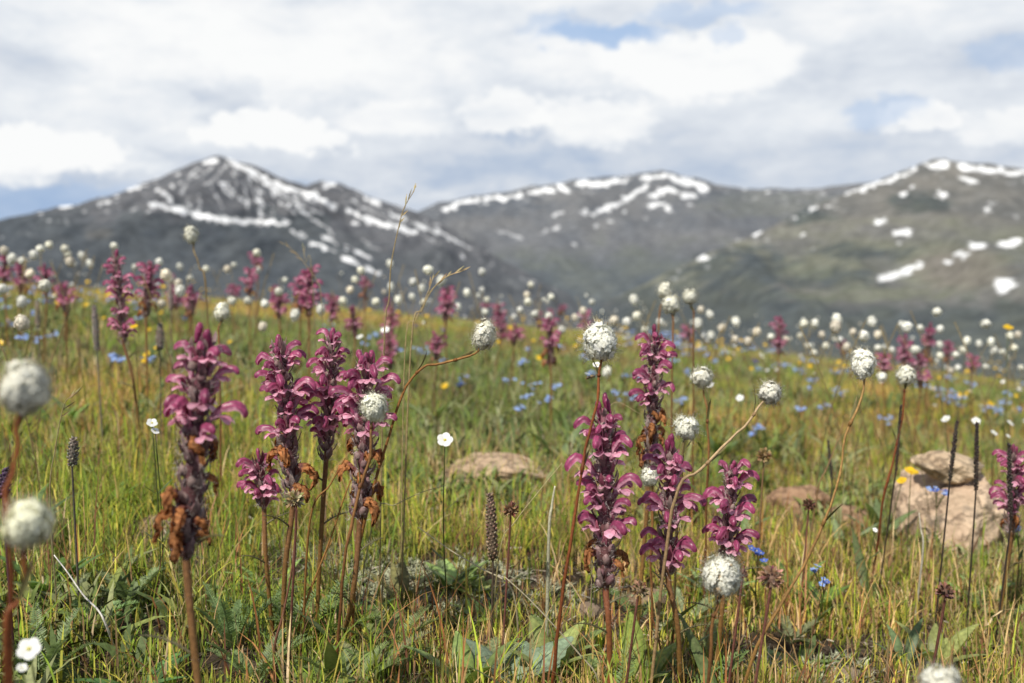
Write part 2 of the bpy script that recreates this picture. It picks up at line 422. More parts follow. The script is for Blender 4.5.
def strokes_mask(u, v, strokes, jitter):
    m_ = np.zeros_like(u)
    for pts, wd, st in strokes:
        if len(pts) == 1: pts = [pts[0], (pts[0][0] + .6, pts[0][1])]
        d = np.full(u.shape, 1e9)
        for (x0, y0), (x1, y1) in zip(pts[:-1], pts[1:]):
            dx, dy = x1 - x0, y1 - y0; L = dx * dx + dy * dy + 1e-9
            t = np.clip(((u - x0) * dx + (v - y0) * dy) / L, 0, 1)
            d = np.minimum(d, np.hypot(u - x0 - t * dx, (v - y0 - t * dy) * 1.15))
        m_ = np.maximum(m_, st * np.clip((wd * .56 * jitter - d) / 1.1 + .25, 0, 1))
    return m_

def mountain(name, sil, D, L, zfoot, seed, colour, strokes, power=.9, spur=1.0, haze=.2, u0=-260, u1=1284, nu=980, nv=230):
    us = np.linspace(u0, u1, nu)
    su, sv = zip(*sil); vr = np.interp(us, su, sv)
    vr = vr + (fbm(us / 22, us * 0, 4, seed) - .5) * 5
    X = D * (us - 512) / F / (1.0)                         # straight along the range, ridge at y = D (slightly bowed)
    Yr = D + (fbm(us / 120, us * 0 + 3, 3, seed + 2) - .5) * D * .16
    tanv = ((341.5 - vr) / F * CP - SP) / (CP + (341.5 - vr) / F * SP)
    X = X * Yr / D
    Zr = CAMH + tanv * Yr
    s = np.concatenate((np.linspace(-.25, 0, 14)[:-1], np.linspace(0, 1, nv) ** 1.15))
    S, XX = np.meshgrid(s, X, indexing='ij'); _, ZZ = np.meshgrid(s, Zr, indexing='ij'); _, YY = np.meshgrid(s, Yr, indexing='ij')
    Sp = np.clip(S, 0, 1)
    y = YY - S * L
    drop = np.where(S >= 0, Sp ** power, -S * 1.6)
    z = ZZ - (ZZ - zfoot) * drop
    sx_ = L * .16
    n1 = 1 - np.abs(2 * fbm(XX / sx_ + S * 1.1, S * 1.6 + seed, 4, seed + 5) - 1)
    n2 = fbm(XX / sx_ * 3.2 - S * 2, S * 5.5, 5, seed + 9) - .5
    env = np.clip(S * 5, 0, 1) * (1 - .6 * Sp)
    z = z + spur * L * env * (.075 * (n1 - .85) + .035 * n2)
    x = XX + (fbm(S * 6, XX / sx_, 2, seed + 4) - .5) * L * .02
    P = np.stack([x, y, z], -1).reshape(-1, 3)
    u, v, _ = proj(P)
    nz = fbm(P[:, 0] / (L * .018), P[:, 1] / (L * .018) + P[:, 2] / (L * .01), 4, seed + 30)
    col = colour(u, v, P, nz)
    jit = -.6 + 1.7 * fbm(u / 9, v / 5, 4, seed + 40) + .85 * fbm(u / 2.6, v / 2.0, 2, seed + 44)
    col = col * (1 - haze) + np.array([.150, .168, .196]) * haze  # distance haze painted into the slope colour
    spk = np.clip((fbm(u / 6, v / 3.2, 4, seed + 50) - .70) * 14, 0, 1) * np.clip(1 - (v - np.interp(u, su, sv) - 4) / 22, 0, 1) * (.55 if seed == 3 else .3)
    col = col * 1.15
    wu = u + 7 * (fbm(u / 9, v / 6, 3, seed + 60) - .5) + 5 * (fbm(u / 3, v / 2.5, 2, seed + 61) - .5); wv = v + 5 * (fbm(u / 8, v / 6, 3, seed + 62) - .5) + 4 * (fbm(u / 3, v / 2.5, 2, seed + 63) - .5)
    sm = np.maximum(strokes_mask(wu, wv, strokes, jit), spk)[:, None]
    snow = np.array([.80, .81, .83]) * (1 + .08 * (nz[:, None] - .5))
    col = col * (1 - sm) + snow * sm
    ff, st, tt = grid_faces(len(s), nu)
    me = raw_mesh(name, P, ff, st, tt, np.clip(col, 0, 1), M['mountain'])
    return obj('mountain', me, kind='structure')

def mixc(a, b, t):
    t = np.clip(t, 0, 1)[:, None]; return np.asarray(a) * (1 - t) + np.asarray(b) * t
def patch(u, v, cu, cv, ru, rv, nz, k=1.2):
    return np.clip((1 - ((u - cu) / ru) ** 2 - ((v - cv) / rv) ** 2) * 1.4 + (nz - .5) * 3 * k, 0, 1)

def colL(u, v, P, nz):
    n = fbm(u / 26, v / 13, 4, 3)
    c = mixc((.060, .060, .066), (.105, .10, .10), (nz - .35) * 2.2)  # darker than the right ridge: cloud shadow put into the base colour
    tree = np.clip((v - 205 + (300 - u) * -.035 + (n - .5) * 46) / 14, 0, 1)
    tree = np.maximum(tree * (u < 330), np.clip((v - 232 - (u - 300) * .12 + (n - .5) * 40) / 18, 0, 1))
    c = c * (1 - tree[:, None]) + mixc((.022, .028, .033), (.050, .055, .055), (n - .3) * 1.8) * tree[:, None]
    br = patch(u, v, 100, 232, 18, 8, nz) * .6
    c = c * (1 - br[:, None]) + np.array([.10, .09, .075]) * br[:, None]
    g = np.clip((u - 330) / 120, 0, 1) * .8
    c = c * (1 - g[:, None]) + (c * .5 + np.array([.055, .055, .057])) * g[:, None]
    return c
def colC(u, v, P, nz):
    n = fbm(u / 30, v / 14, 4, 13)
    c = mixc((.085, .088, .095), (.135, .13, .125), (n - .3) * 2.0)
    dk = np.maximum(patch(u, v, 500, 205, 60, 12, nz), patch(u, v, 722, 198, 40, 9, nz)) * .75
    c = c * (1 - dk[:, None]) + np.array([.05, .058, .072]) * dk[:, None]
    t = np.clip((v - 246 + (n - .5) * 60) / 24, 0, 1)[:, None]
    c = c * (1 - t) + mixc((.034, .044, .048), (.085, .092, .07), (n - .35) * 2.6) * t
    gr = patch(u, v, 780, 205, 90, 14, nz)[:, None] * .6
    c = c * (1 - gr) + np.array([.115, .118, .088]) * gr
    return c
def colR(u, v, P, nz):
    n = fbm(u / 34, v / 13, 5, 23)
    c = mixc((.090, .087, .077), (.155, .142, .118), (n - .3) * 2.2)
    gr = np.clip(1.1 - np.abs(v - 262 - (900 - u) * .06) / 36 + (n - .5) * 2.6, 0, 1)[:, None] * .55
    c = c * (1 - gr) + np.array([.112, .122, .062]) * gr
    br = patch(u, v, 960, 268, 60, 26, nz, .5)[:, None] * .6
    c = c * (1 - br) + np.array([.165, .135, .105]) * br
    fo = np.clip((v - 296 - (u - 900) * .02 + (n - .5) * 46) / 13, 0, 1)
    for q in ((735, 274, 75, 30), (745, 268, 60, 24), (825, 280, 70, 13), (700, 300, 120, 28), (760, 305, 90, 22), (922, 203, 36, 12), (800, 215, 40, 10), (860, 252, 60, 9)):
        fo = np.maximum(fo, patch(u, v, *q, nz))
    fo = fo[:, None]
    c = c * (1 - fo) + mixc((.028, .036, .036), (.060, .066, .046), (n - .3) * 2.0) * fo
    yg = np.maximum(patch(u, v, 805, 272, 30, 9, nz), patch(u, v, 870, 295, 90, 8, nz))[:, None] * .55
    return c * (1 - yg) + np.array([.13, .138, .075]) * yg

SL = [([(225, 156), (243, 168), (257, 180)], 6, 1), ([(250, 170), (271, 182), (292, 189), (316, 196), (333, 207)], 8, 1), ([(267, 184), (292, 203), (309, 215)], 5.5, 1), ([(313, 220), (334, 234)], 3.5, .8),
      ([(153, 204), (176, 210), (197, 215), (225, 220), (246, 222), (285, 223)], 7, 1), ([(216, 178), (232, 197)], 3, .9), ([(225, 182), (243, 203)], 3.2, .9), ([(243, 186), (250, 206)], 3, .9), ([(260, 192), (260, 215)], 3.4, .9),
      ([(199, 196), (199, 210)], 3, .7), ([(232, 180), (260, 189)], 3, .9), ([(206, 163), (216, 161)], 5, 1), ([(158, 189), (163, 192), (170, 203)], 5, .9), ([(130, 188), (139, 186)], 6, .9), ([(62, 207), (72, 206)], 6, .9), ([(100, 204), (108, 201)], 5, .8),
      ([(148, 211)], 6, .9), ([(179, 174)], 5, .9), ([(172, 187)], 4, .7), ([(195, 176)], 4, .7), ([(40, 213)], 4, .8), ([(116, 197)], 4.5, .8), ([(135, 210)], 4, .5), ([(211, 200)], 4, .6),
      ([(323, 185), (332, 184)], 6, 1), ([(347, 211), (375, 222), (414, 232)], 7, 1), ([(354, 224)], 6, 1), ([(293, 230), (305, 237)], 4.2, 1), ([(314, 243), (333, 251)], 5, 1), ([(324, 237), (345, 246), (371, 259)], 4.5, 1), ([(341, 256), (356, 263), (376, 273)], 5, 1),
      ([(358, 194), (379, 205)], 5, .9), ([(389, 213), (403, 219)], 5, .9), ([(412, 223), (430, 230), (445, 235)], 5.5, .85), ([(450, 238), (470, 247)], 4.5, .8), ([(462, 256)], 4, .7), ([(493, 240)], 3.5, .6), ([(480, 262)], 3.5, .5)]
SL += [([(228, 160), (222, 172), (206, 184)], 2.2, .8), ([(234, 166), (236, 184), (229, 197)], 2.4, .8), ([(246, 176), (256, 196), (262, 208)], 2.6, .9), ([(262, 180), (280, 200), (296, 213)], 2.6, .9), ([(280, 190), (305, 206), (322, 214)], 2.8, .8), ([(214, 166), (200, 180)], 2.4, .6), ([(195, 170), (186, 184), (180, 194)], 2.4, .6), ([(212, 186), (222, 206)], 2.2, .7), ([(186, 196), (190, 208)], 2.2, .6), ([(270, 200), (274, 214)], 2.2, .7), ([(302, 196), (322, 206)], 2.4, .7), ([(352, 200), (372, 212), (392, 220)], 2.6, .7), ([(398, 222), (424, 236), (440, 244)], 2.6, .6), ([(360, 240), (380, 250)], 2.6, .5)]
SC_ = [([(445, 210), (460, 203), (488, 199), (519, 197)], 6.5, 1), ([(530, 192), (551, 190)], 7, 1), ([(563, 187), (567, 190)], 8, 1), ([(579, 184), (607, 184), (632, 178)], 8, 1), ([(640, 178), (664, 176)], 6, 1), ([(674, 178), (690, 184), (709, 190)], 8, 1),
       ([(646, 187), (621, 203), (593, 215)], 6.5, 1), ([(653, 197), (668, 187), (677, 194)], 7, 1), ([(649, 206), (664, 203), (671, 211)], 5, .9), ([(555, 214), (562, 212)], 4, .8), ([(540, 234), (558, 227)], 4, .7), ([(597, 227)], 5, .8), ([(575, 244)], 4, .7), ([(625, 213)], 6, .9),
       ([(682, 196), (696, 197)], 6, .9), ([(690, 205)], 4, .7), ([(455, 208)], 4, .8), ([(745, 189)], 4, .6), ([(768, 192)], 4, .7), ([(584, 212)], 5, .8), ([(610, 222)], 4, .6), ([(500, 232), (520, 238)], 3.5, .5), ([(645, 218)], 3.5, .6), ([(660, 225)], 3, .5)]
SR = [([(836, 194), (861, 189), (889, 180), (907, 173), (915, 170)], 5.5, 1), ([(928, 165), (947, 164)], 9, 1), ([(963, 167), (987, 169), (1040, 176), (1100, 182)], 8, 1), ([(959, 177), (977, 182)], 5, .9), ([(942, 176)], 5, .8), ([(911, 186)], 6, 1), ([(903, 194)], 6.5, 1), ([(941, 194)], 8, 1),
      ([(987, 210)], 7, 1), ([(992, 203)], 5, .5), ([(876, 223), (884, 221)], 6.5, 1), ([(899, 234), (908, 233)], 10, 1), ([(899, 243)], 6.5, 1), ([(819, 204), (812, 211), (803, 216)], 5.5, .95), ([(796, 217)], 5, .8), ([(802, 234)], 7, .95), ([(748, 233), (759, 231)], 6.5, 1), ([(735, 240), (740, 236)], 7.5, 1),
      ([(721, 244)], 6, 1), ([(711, 249)], 6, 1), ([(701, 257)], 8.5, 1), ([(879, 279), (900, 273), (918, 267)], 8.5, 1), ([(947, 262)], 7, 1), ([(955, 255), (967, 254)], 8, 1), ([(974, 246), (985, 246)], 9, 1), ([(1003, 244), (1016, 241)], 10, 1), ([(1000, 282), (1008, 284), (1002, 291)], 13, 1),
      ([(813, 247)], 4.5, .4), ([(1016, 217)], 5, .4), ([(830, 206)], 4, .5)]
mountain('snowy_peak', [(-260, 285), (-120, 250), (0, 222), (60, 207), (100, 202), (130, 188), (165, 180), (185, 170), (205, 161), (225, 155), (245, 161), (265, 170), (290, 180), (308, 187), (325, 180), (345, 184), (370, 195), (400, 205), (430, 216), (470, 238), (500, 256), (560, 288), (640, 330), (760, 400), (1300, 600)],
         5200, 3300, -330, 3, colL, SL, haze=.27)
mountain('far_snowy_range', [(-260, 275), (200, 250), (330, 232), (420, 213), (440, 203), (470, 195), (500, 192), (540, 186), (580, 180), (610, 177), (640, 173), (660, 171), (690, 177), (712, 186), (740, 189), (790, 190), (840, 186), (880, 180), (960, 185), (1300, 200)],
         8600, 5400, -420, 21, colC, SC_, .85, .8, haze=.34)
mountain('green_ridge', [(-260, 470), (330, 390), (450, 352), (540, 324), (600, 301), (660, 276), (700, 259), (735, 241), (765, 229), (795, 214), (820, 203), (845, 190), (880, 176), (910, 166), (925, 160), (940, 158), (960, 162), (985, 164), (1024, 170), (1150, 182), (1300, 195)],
         4700, 3300, -380, 41, colR, SR, .8, haze=.25)

# valley floor reaching the horizon
def disc(name, r0, r1, nr, na, zf, cf, m):
    rr = np.geomspace(r0, r1, nr); th = np.linspace(0, 2 * np.pi, na + 1)
    RR, TT = np.meshgrid(rr, th, indexing='ij'); x = RR * np.sin(TT); y = RR * np.cos(TT); z = zf(x, y)
    P = np.stack([x, y, z], -1).reshape(-1, 3); ff, st, tt = grid_faces(nr, na + 1)
    return obj(name, raw_mesh(name, P, ff, st, tt, cf(P), m), kind='structure')
disc('valley', 250, 45000, 30, 90, lambda x, y: -390 + 60 * (fbm(x / 900, y / 900, 3, 2) - .5), lambda P: mixc((.05, .06, .045), (.09, .09, .06), fbm(P[:, 0] / 500, P[:, 1] / 500, 4, 8) * 1.0), M['mountain'])
def soilc(P):
    x, y = P[:, 0], P[:, 1]; r = np.hypot(x, y)
    n = fbm(x * 2.2, y * 2.2, 4, 61)
    near = mixc((.055, .043, .032), (.14, .115, .09), (n - .4) * 2.2)
    far = mixc((.075, .08, .03), (.12, .105, .045), (n - .3) * 2)
    t = np.clip((r - 2.2) / 3.5, 0, 1)[:, None]
    return near * (1 - t) + far * t
disc('meadow_ground', .05, 420, 300, 260, gz, soilc, M['soil'])

# ------------------------------------------------------------------ grass and low cover (nobody could count it)
def sector(n, d0, d1, half=.62, pw=1.0):
    d = np.sqrt(d0 * d0 + (d1 * d1 - d0 * d0) * rng.random(n) ** pw)
    x = d * half * (2 * rng.random(n) - 1)
    return x, d

def blades(x, y, h, wd, lean, c0, c1, levels=5, kink=None):
    n = len(x); z = gz(x, y) - .004
    th = rng.random(n) * 2 * np.pi
    ld = np.stack([np.cos(th), np.sin(th), 0 * th], 1)
    fa = th + np.pi / 2 + rng.normal(0, .5, n); sd = np.stack([np.cos(fa), np.sin(fa), 0 * fa], 1)
    B = np.stack([x, y, z], 1)
    nb = np.stack([sd[:, 1], -sd[:, 0], 0 * x], 1); fl = np.sign((nb * (CAM - B)).sum(1) + 1e-9)[:, None]; sd = sd * fl; nb = nb * fl
    NN = np.repeat(nb * .55 + np.array([0, 0, .75]), 2 * levels - 1, 0)
    V = np.zeros((n, 2 * levels - 1, 3)); C = np.zeros((n, 2 * levels - 1, 3))
    for i in range(levels):
        t = i / (levels - 1)
        p = B + ld * (h * lean * t ** 1.9)[:, None]; p[:, 2] += h * t * (1 - .35 * np.minimum(lean, 1.6) * t * t)
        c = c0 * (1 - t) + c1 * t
        if i < levels - 1:
            ww = (wd * (1 - .75 * t ** 2) * (.75 + .25 * min(1, t * 4)))[:, None]
            V[:, 2 * i] = p - sd * ww; V[:, 2 * i + 1] = p + sd * ww; C[:, 2 * i] = c; C[:, 2 * i + 1] = c
        else: V[:, 2 * i] = p; C[:, 2 * i] = c
    k = 2 * levels - 1; o = (np.arange(n) * k)[:, None]
    quads = np.concatenate([np.stack([o[:, 0] + 2 * i, o[:, 0] + 2 * i + 1, o[:, 0] + 2 * i + 3, o[:, 0] + 2 * i + 2], 1) for i in range(levels - 2)])
    tris = np.stack([o[:, 0] + k - 3, o[:, 0] + k - 2, o[:, 0] + k - 1], 1)
    return V.reshape(-1, 3), quads, tris, C.reshape(-1, 3), NN

def stuff_mesh(name, parts, m, cat, label):
    Vs, Fs, Ss, Ts, Cs = [], [], [], [], []; vo = 0; lo = 0
    Ns = []
    for V, q, t, C, NN in parts:
        Vs.append(V); Ns.append(NN); Cs.append(C)
        for f in (q, t):
            if len(f) == 0: continue
            Fs.append((f + vo).ravel()); Ss.append(lo + np.arange(len(f)) * f.shape[1]); Ts.append(np.full(len(f), f.shape[1])); lo += f.size
        vo += len(V)
    me = raw_mesh(name, np.concatenate(Vs), np.concatenate(Fs), np.concatenate(Ss), np.concatenate(Ts), np.clip(np.concatenate(Cs), 0, 1), m)
    if Ns[0] is not None: set_normals(me, np.concatenate(Ns))
    return obj(name, me, kind='stuff', label=label, cat=cat)

GREENS = np.array([[.060, .120, .016], [.090, .150, .022], [.125, .165, .032], [.045, .090, .018], [.15, .165, .045], [.08, .115, .035]])
STRAW = np.array([[.42, .36, .20], [.34, .27, .14], [.50, .45, .31], [.26, .17, .10], [.36, .33, .14]])
BROWN = np.array([[.24, .12, .05], [.30, .17, .08], [.17, .09, .05], [.38, .29, .16], [.20, .15, .06]])
def colours(n, straw_p, brown=False):
    g = GREENS[rng.integers(0, len(GREENS), n)]; s_ = (BROWN if brown else STRAW)[rng.integers(0, 5, n)]
    isS = (rng.random(n) < straw_p)[:, None]
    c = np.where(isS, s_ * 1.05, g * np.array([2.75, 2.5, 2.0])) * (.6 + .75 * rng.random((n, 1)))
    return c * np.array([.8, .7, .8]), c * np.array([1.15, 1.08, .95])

CLEAR = []
for u, v, ru, rv in [(482, 506, 88, 26), (610, 612, 70, 30), (120, 620, 60, 24), (850, 665, 110, 24), (430, 585, 90, 32), (965, 553, 62, 10), (165, 550, 40, 12), (300, 570, 30, 20), (516, 690, 60, 22), (640, 690, 45, 18), (230, 668, 30, 16)]:
    p = ground_at(u, v); a = ground_at(u + ru, v); q = ground_at(u, v - rv); CLEAR.append((p[0], p[1], abs(a[0] - p[0]), max(.04, q[1] - p[1])))
def clearing(x, y):
    m_ = np.zeros(len(x)); nn = fbm(x * 9, y * 9, 3, 55) - .5
    for cx, cy, rx, ry in CLEAR: m_ = np.maximum(m_, np.clip((1.25 - ((x - cx) / rx) ** 2 - ((y - cy) / ry) ** 2 + nn * 1.6) * 1.6, 0, 1))
    return m_

def tufts(nt_, per, d0, d1, hmin, hmax, wd, spread, bare=0., straw=.15, half=.62, levels=5, seed=70, brown=False):
    x, y = sector(nt_, d0, d1, half)
    dens = fbm(x * 1.7 + 11, y * 1.7, 3, seed)
    keep = dens > bare - .12 * rng.random(nt_); x, y, dens = x[keep], y[keep], dens[keep]
    cl = clearing(x, y); keep = rng.random(len(x)) > cl * .66; x, y, dens, cl = x[keep], y[keep], dens[keep], cl[keep]
    n = len(x); hs = hmin + (hmax - hmin) * np.clip((dens - .3) * 1.7, 0, 1) * (.45 + .55 * rng.random(n)) * (1 - .58 * cl)
    tone = rng.random(n)
    X = np.repeat(x, per) + rng.normal(0, spread, n * per); Y = np.repeat(y, per) + rng.normal(0, spread, n * per)
    Hh = np.repeat(hs, per) * (.35 + .75 * rng.random(n * per)); N = n * per
    c0, c1 = colours(N, np.repeat(np.clip(straw + .07 + .5 * (fbm(x * 2.0, y * 2.0, 3, 33) - .5) * 2, .02, .9), per), brown)
    far_ = np.clip((y - 2) / 2, 0, 1); tn = np.repeat((.48 + .32 * far_ + (.85 - .45 * far_) * tone) * (.74 + .14 * far_ + (.55 - .15 * far_) * fbm(x * 3.1, y * 3.1, 3, 71)), per)[:, None]; yw = np.clip((np.repeat(fbm(x * 1.1, y * .9, 4, 99), per)[:, None] - .5) * 2.2 + .5, 0, 1)
    tint = np.concatenate([.80 + .55 * yw, .94 + .18 * yw, 1.05 - .15 * yw], 1)
    lean = np.abs(rng.normal(.3, .35, N))
    ww = wd * (.5 + rng.random(N))
    return blades(X, Y, Hh, ww, lean, c0 * tn * tint, c1 * tn * tint, levels)

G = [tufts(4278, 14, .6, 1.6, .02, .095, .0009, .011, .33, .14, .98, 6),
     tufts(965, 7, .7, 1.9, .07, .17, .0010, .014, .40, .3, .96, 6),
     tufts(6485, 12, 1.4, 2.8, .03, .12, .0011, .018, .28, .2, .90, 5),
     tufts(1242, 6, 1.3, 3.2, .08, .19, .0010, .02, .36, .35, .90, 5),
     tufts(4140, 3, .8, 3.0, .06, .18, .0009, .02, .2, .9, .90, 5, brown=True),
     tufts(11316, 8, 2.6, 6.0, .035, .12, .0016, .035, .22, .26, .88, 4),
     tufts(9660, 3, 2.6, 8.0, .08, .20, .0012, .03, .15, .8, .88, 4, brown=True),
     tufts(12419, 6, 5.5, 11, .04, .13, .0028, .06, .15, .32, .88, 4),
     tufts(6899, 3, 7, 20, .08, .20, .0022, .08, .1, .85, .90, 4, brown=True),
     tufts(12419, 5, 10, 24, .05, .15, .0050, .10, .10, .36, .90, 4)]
stuff_mesh('grass', G, M['grass'], 'grass', 'green and straw coloured meadow grass')

# broad short herb leaves mixed through the turf
def herb_cover(n, d0, d1, hmin, hmax, wmin, wmax, half):
    x, y = sector(n, d0, d1, half); k = fbm(x * 2.1 + 5, y * 2.1, 3, 44) > .46; x, y = x[k], y[k]; n = len(x)
    per = 6; X = np.repeat(x, per) + rng.normal(0, .012, n * per); Y = np.repeat(y, per) + rng.normal(0, .012, n * per); N = n * per
    g = 1.8 * np.array([[.09, .12, .03], [.13, .15, .04], [.145, .155, .07], [.065, .09, .03]])[np.repeat(rng.integers(0, 4, n), per)] * (.8 + .4 * rng.random((N, 1)))
    return blades(X, Y, hmin + (hmax - hmin) * rng.random(N), wmin + (wmax - wmin) * rng.random(N), .3 + .9 * rng.random(N), g * .8, g * 1.1, 5)
stuff_mesh('herb_leaves', [herb_cover(3100, .6, 2.2, .015, .07, .0018, .0075, .96), herb_cover(4400, 2, 6, .04, .12, .003, .008, .88)], M['leaf'], 'ground cover', 'small broad green herb leaves low in the grass')

# dead stems, twigs and crumbs of litter lying on the soil
def litter():
    out = []
    n = 34000; x, y = sector(n, .6, 3.0, .95); z = gz(x, y)
    th = rng.random(n) * 2 * np.pi; L = .004 + .03 * rng.random(n) ** 2; rise = (rng.random(n) - .3) * .5
    d = np.stack([np.cos(th), np.sin(th), rise], 1) * L[:, None]; sd = np.stack([-np.sin(th), np.cos(th), .5 * rng.normal(size=n)], 1) * (.0005 + .0014 * rng.random(n) ** 3)[:, None]
    B = np.stack([x, y, z + .002 + .008 * rng.random(n)], 1)
    V = np.stack([B - sd, B + sd, B + d + sd * .5, B + d - sd * .5], 1).reshape(-1, 3)
    q = np.arange(n * 4).reshape(-1, 4)
    c = np.array([[.30, .25, .19], [.20, .15, .11], [.42, .38, .31], [.12, .09, .07], [.26, .15, .07]])[rng.integers(0, 5, n)] * (.7 + .6 * rng.random((n, 1)))
    out.append((V, q, np.zeros((0, 3), int), np.repeat(c, 4, 0), None))
    return out
stuff_mesh('plant_litter', litter(), M['dry'], 'litter', 'grey brown dead stems and leaf litter on bare soil')

# pale woolly mats
def mats():
    cx = [(440, 578, .17), (405, 600, .12), (480, 590, .13), (350, 560, .10), (330, 545, .08), (800, 672, .08), (110, 600, .06), (690, 640, .05)]
    X, Y = [], []
    for u, v, r in cx:
        p = ground_at(u, v); n = int(9000 * r * r * 3.1) + 20
        a = rng.random(n) * 6.283; q = r * np.sqrt(rng.random(n)); ok = fbm((p[0] + q * np.cos(a)) * 16, (p[1] + q * np.sin(a)) * 16, 3, 8) > .46
        X.append((p[0] + q * np.cos(a))[ok]); Y.append((p[1] + q * np.sin(a) * .8)[ok])
    x = np.concatenate(X); y = np.concatenate(Y); per = 7
    x = np.repeat(x, per) + rng.normal(0, .003, len(x) * per); y = np.repeat(y, per) + rng.normal(0, .003, len(y) * per); N = len(x)
    g = np.array([.36, .37, .25]) * (.6 + .7 * rng.random((N, 1)))
    return [blades(x, y, .006 + .013 * rng.random(N), .0009 + .0015 * rng.random(N), .4 + .9 * rng.random(N), g * .75, g * 1.1, 4)]
stuff_mesh('woolly_mat', mats(), M['wool'], 'ground cover', 'pale silvery woolly mat plants on the bare soil')

# ------------------------------------------------------------------ rocks
def rock_mesh(name, sx_, sy_, sz_, seed, c, sub=5, flat=.35):
    import bmesh
    bm = bmesh.new(); bmesh.ops.create_icosphere(bm, subdivisions=sub, radius=1)
    V = np.array([v.co[:] for v in bm.verts]); Fc = [tuple(v.index for v in f.verts) for f in bm.faces]; bm.free()
    r_ = np.random.default_rng(seed); k = np.ones(len(V))
    for i in range(15):                       # chop with planes so it breaks along faces
        nrm = unit(r_.normal(size=3)); off = .6 + .3 * r_.random(); d = V @ nrm
        V = V - np.outer(np.clip(d - off, 0, None) * .92, nrm)
    n = fbm(V[:, 0] * 2.5 + seed, V[:, 1] * 2.5 + V[:, 2] * 1.7, 5, seed) - .5
    n2 = fbm(V[:, 0] * 9 + V[:, 2] * 6, V[:, 1] * 9 - V[:, 2] * 7, 5, seed + 3) - .5; n2 = n2 - .35 * np.clip(.06 - np.abs(fbm(V[:, 0] * 2.2 + V[:, 2] * 1.3 + 7, V[:, 1] * 2.2 - V[:, 2] * 2.9, 3, seed + 8) - .5), 0, 1) / .06
    V = V * (1 + .34 * n + .13 * n2)[:, None] * np.array([sx_, sy_, sz_])
    cc = np.asarray(c) * (1 + .3 * n[:, None])
    tot = np.full(len(Fc), 3); return raw_mesh(name, V, np.array(Fc).ravel(), np.arange(len(Fc)) * 3, tot, np.clip(cc, 0, 1), M['rock'])
TAN = (.40, .315, .22)
def rock(u, v, wpx, hm, dep, seed, label, c=TAN, sink=.35, rz=0., tilt=(0, 0), group=None, lift=0, name='rock'):
    p = ground_at(u, v); d = p[1]; half = wpx / 2 * d / F
    o = obj(name, rock_mesh(name, half, half * dep, hm, seed, c, 6 if wpx > 70 else 5), label=label, cat='rock', group=group)
    q = gp(p[0], p[1] + half * dep * .7); o.location = (q[0], q[1], q[2] + hm * (1 - 2 * sink) * .5 + lift); o.rotation_euler = (tilt[0], tilt[1], rz)
    return o
rk = rock(964, 556, 154, .140, .72, 4, 'large tan boulder half buried in grass behind the dark thin spikes', (.55, .455, .375), sink=.32)
sl_ = obj('rock', rock_mesh('rock', .074, .055, .026, 12, (.50, .42, .33)), label='tan slab of rock lying on top of the large boulder', cat='rock')
rco = np.array([v.co[:] for v in rk.data.vertices]) + np.array(rk.location); sx0 = pt(956, 446, rk.location[1])[0]
near_ = rco[np.hypot(rco[:, 0] - sx0, rco[:, 1] - rk.location[1]) < .05]; sl_.location = (sx0, rk.location[1], near_[:, 2].max() + .011); sl_.rotation_euler = (.10, .05, .3)
rock(484, 490, 140, .042, .7, 7, 'flat cracked tan rock behind the white flower on a green stem', (.46, .37, .29), .34)
rock(803, 514, 78, .045, .8, 9, 'brown rock behind the long curved orange stem', (.33, .23, .165), .40)
rock(856, 528, 56, .035, .8, 14, 'small brown rock left of the large boulder', (.33, .235, .17), .42)
rock(648, 612, 60, .022, .7, 15, 'low brown stone on bare soil beneath the central flower spikes', (.24, .19, .15), .25)
rock(590, 620, 40, .018, .7, 16, 'small grey brown stone left of the thick red brown stem', (.2, .165, .14), .3)
rock(92, 640, 44, .016, .8, 17, 'small purplish stone below the pale straw stick', (.24, .19, .165), .3)
rock(165, 537, 70, .022, .8, 18, 'low brown stone behind the big left flower spike', (.27, .22, .17), .35)
rock(850, 683, 34, .012, .8, 19, 'small grey stone at the lower right in the litter', (.25, .215, .18), .3)

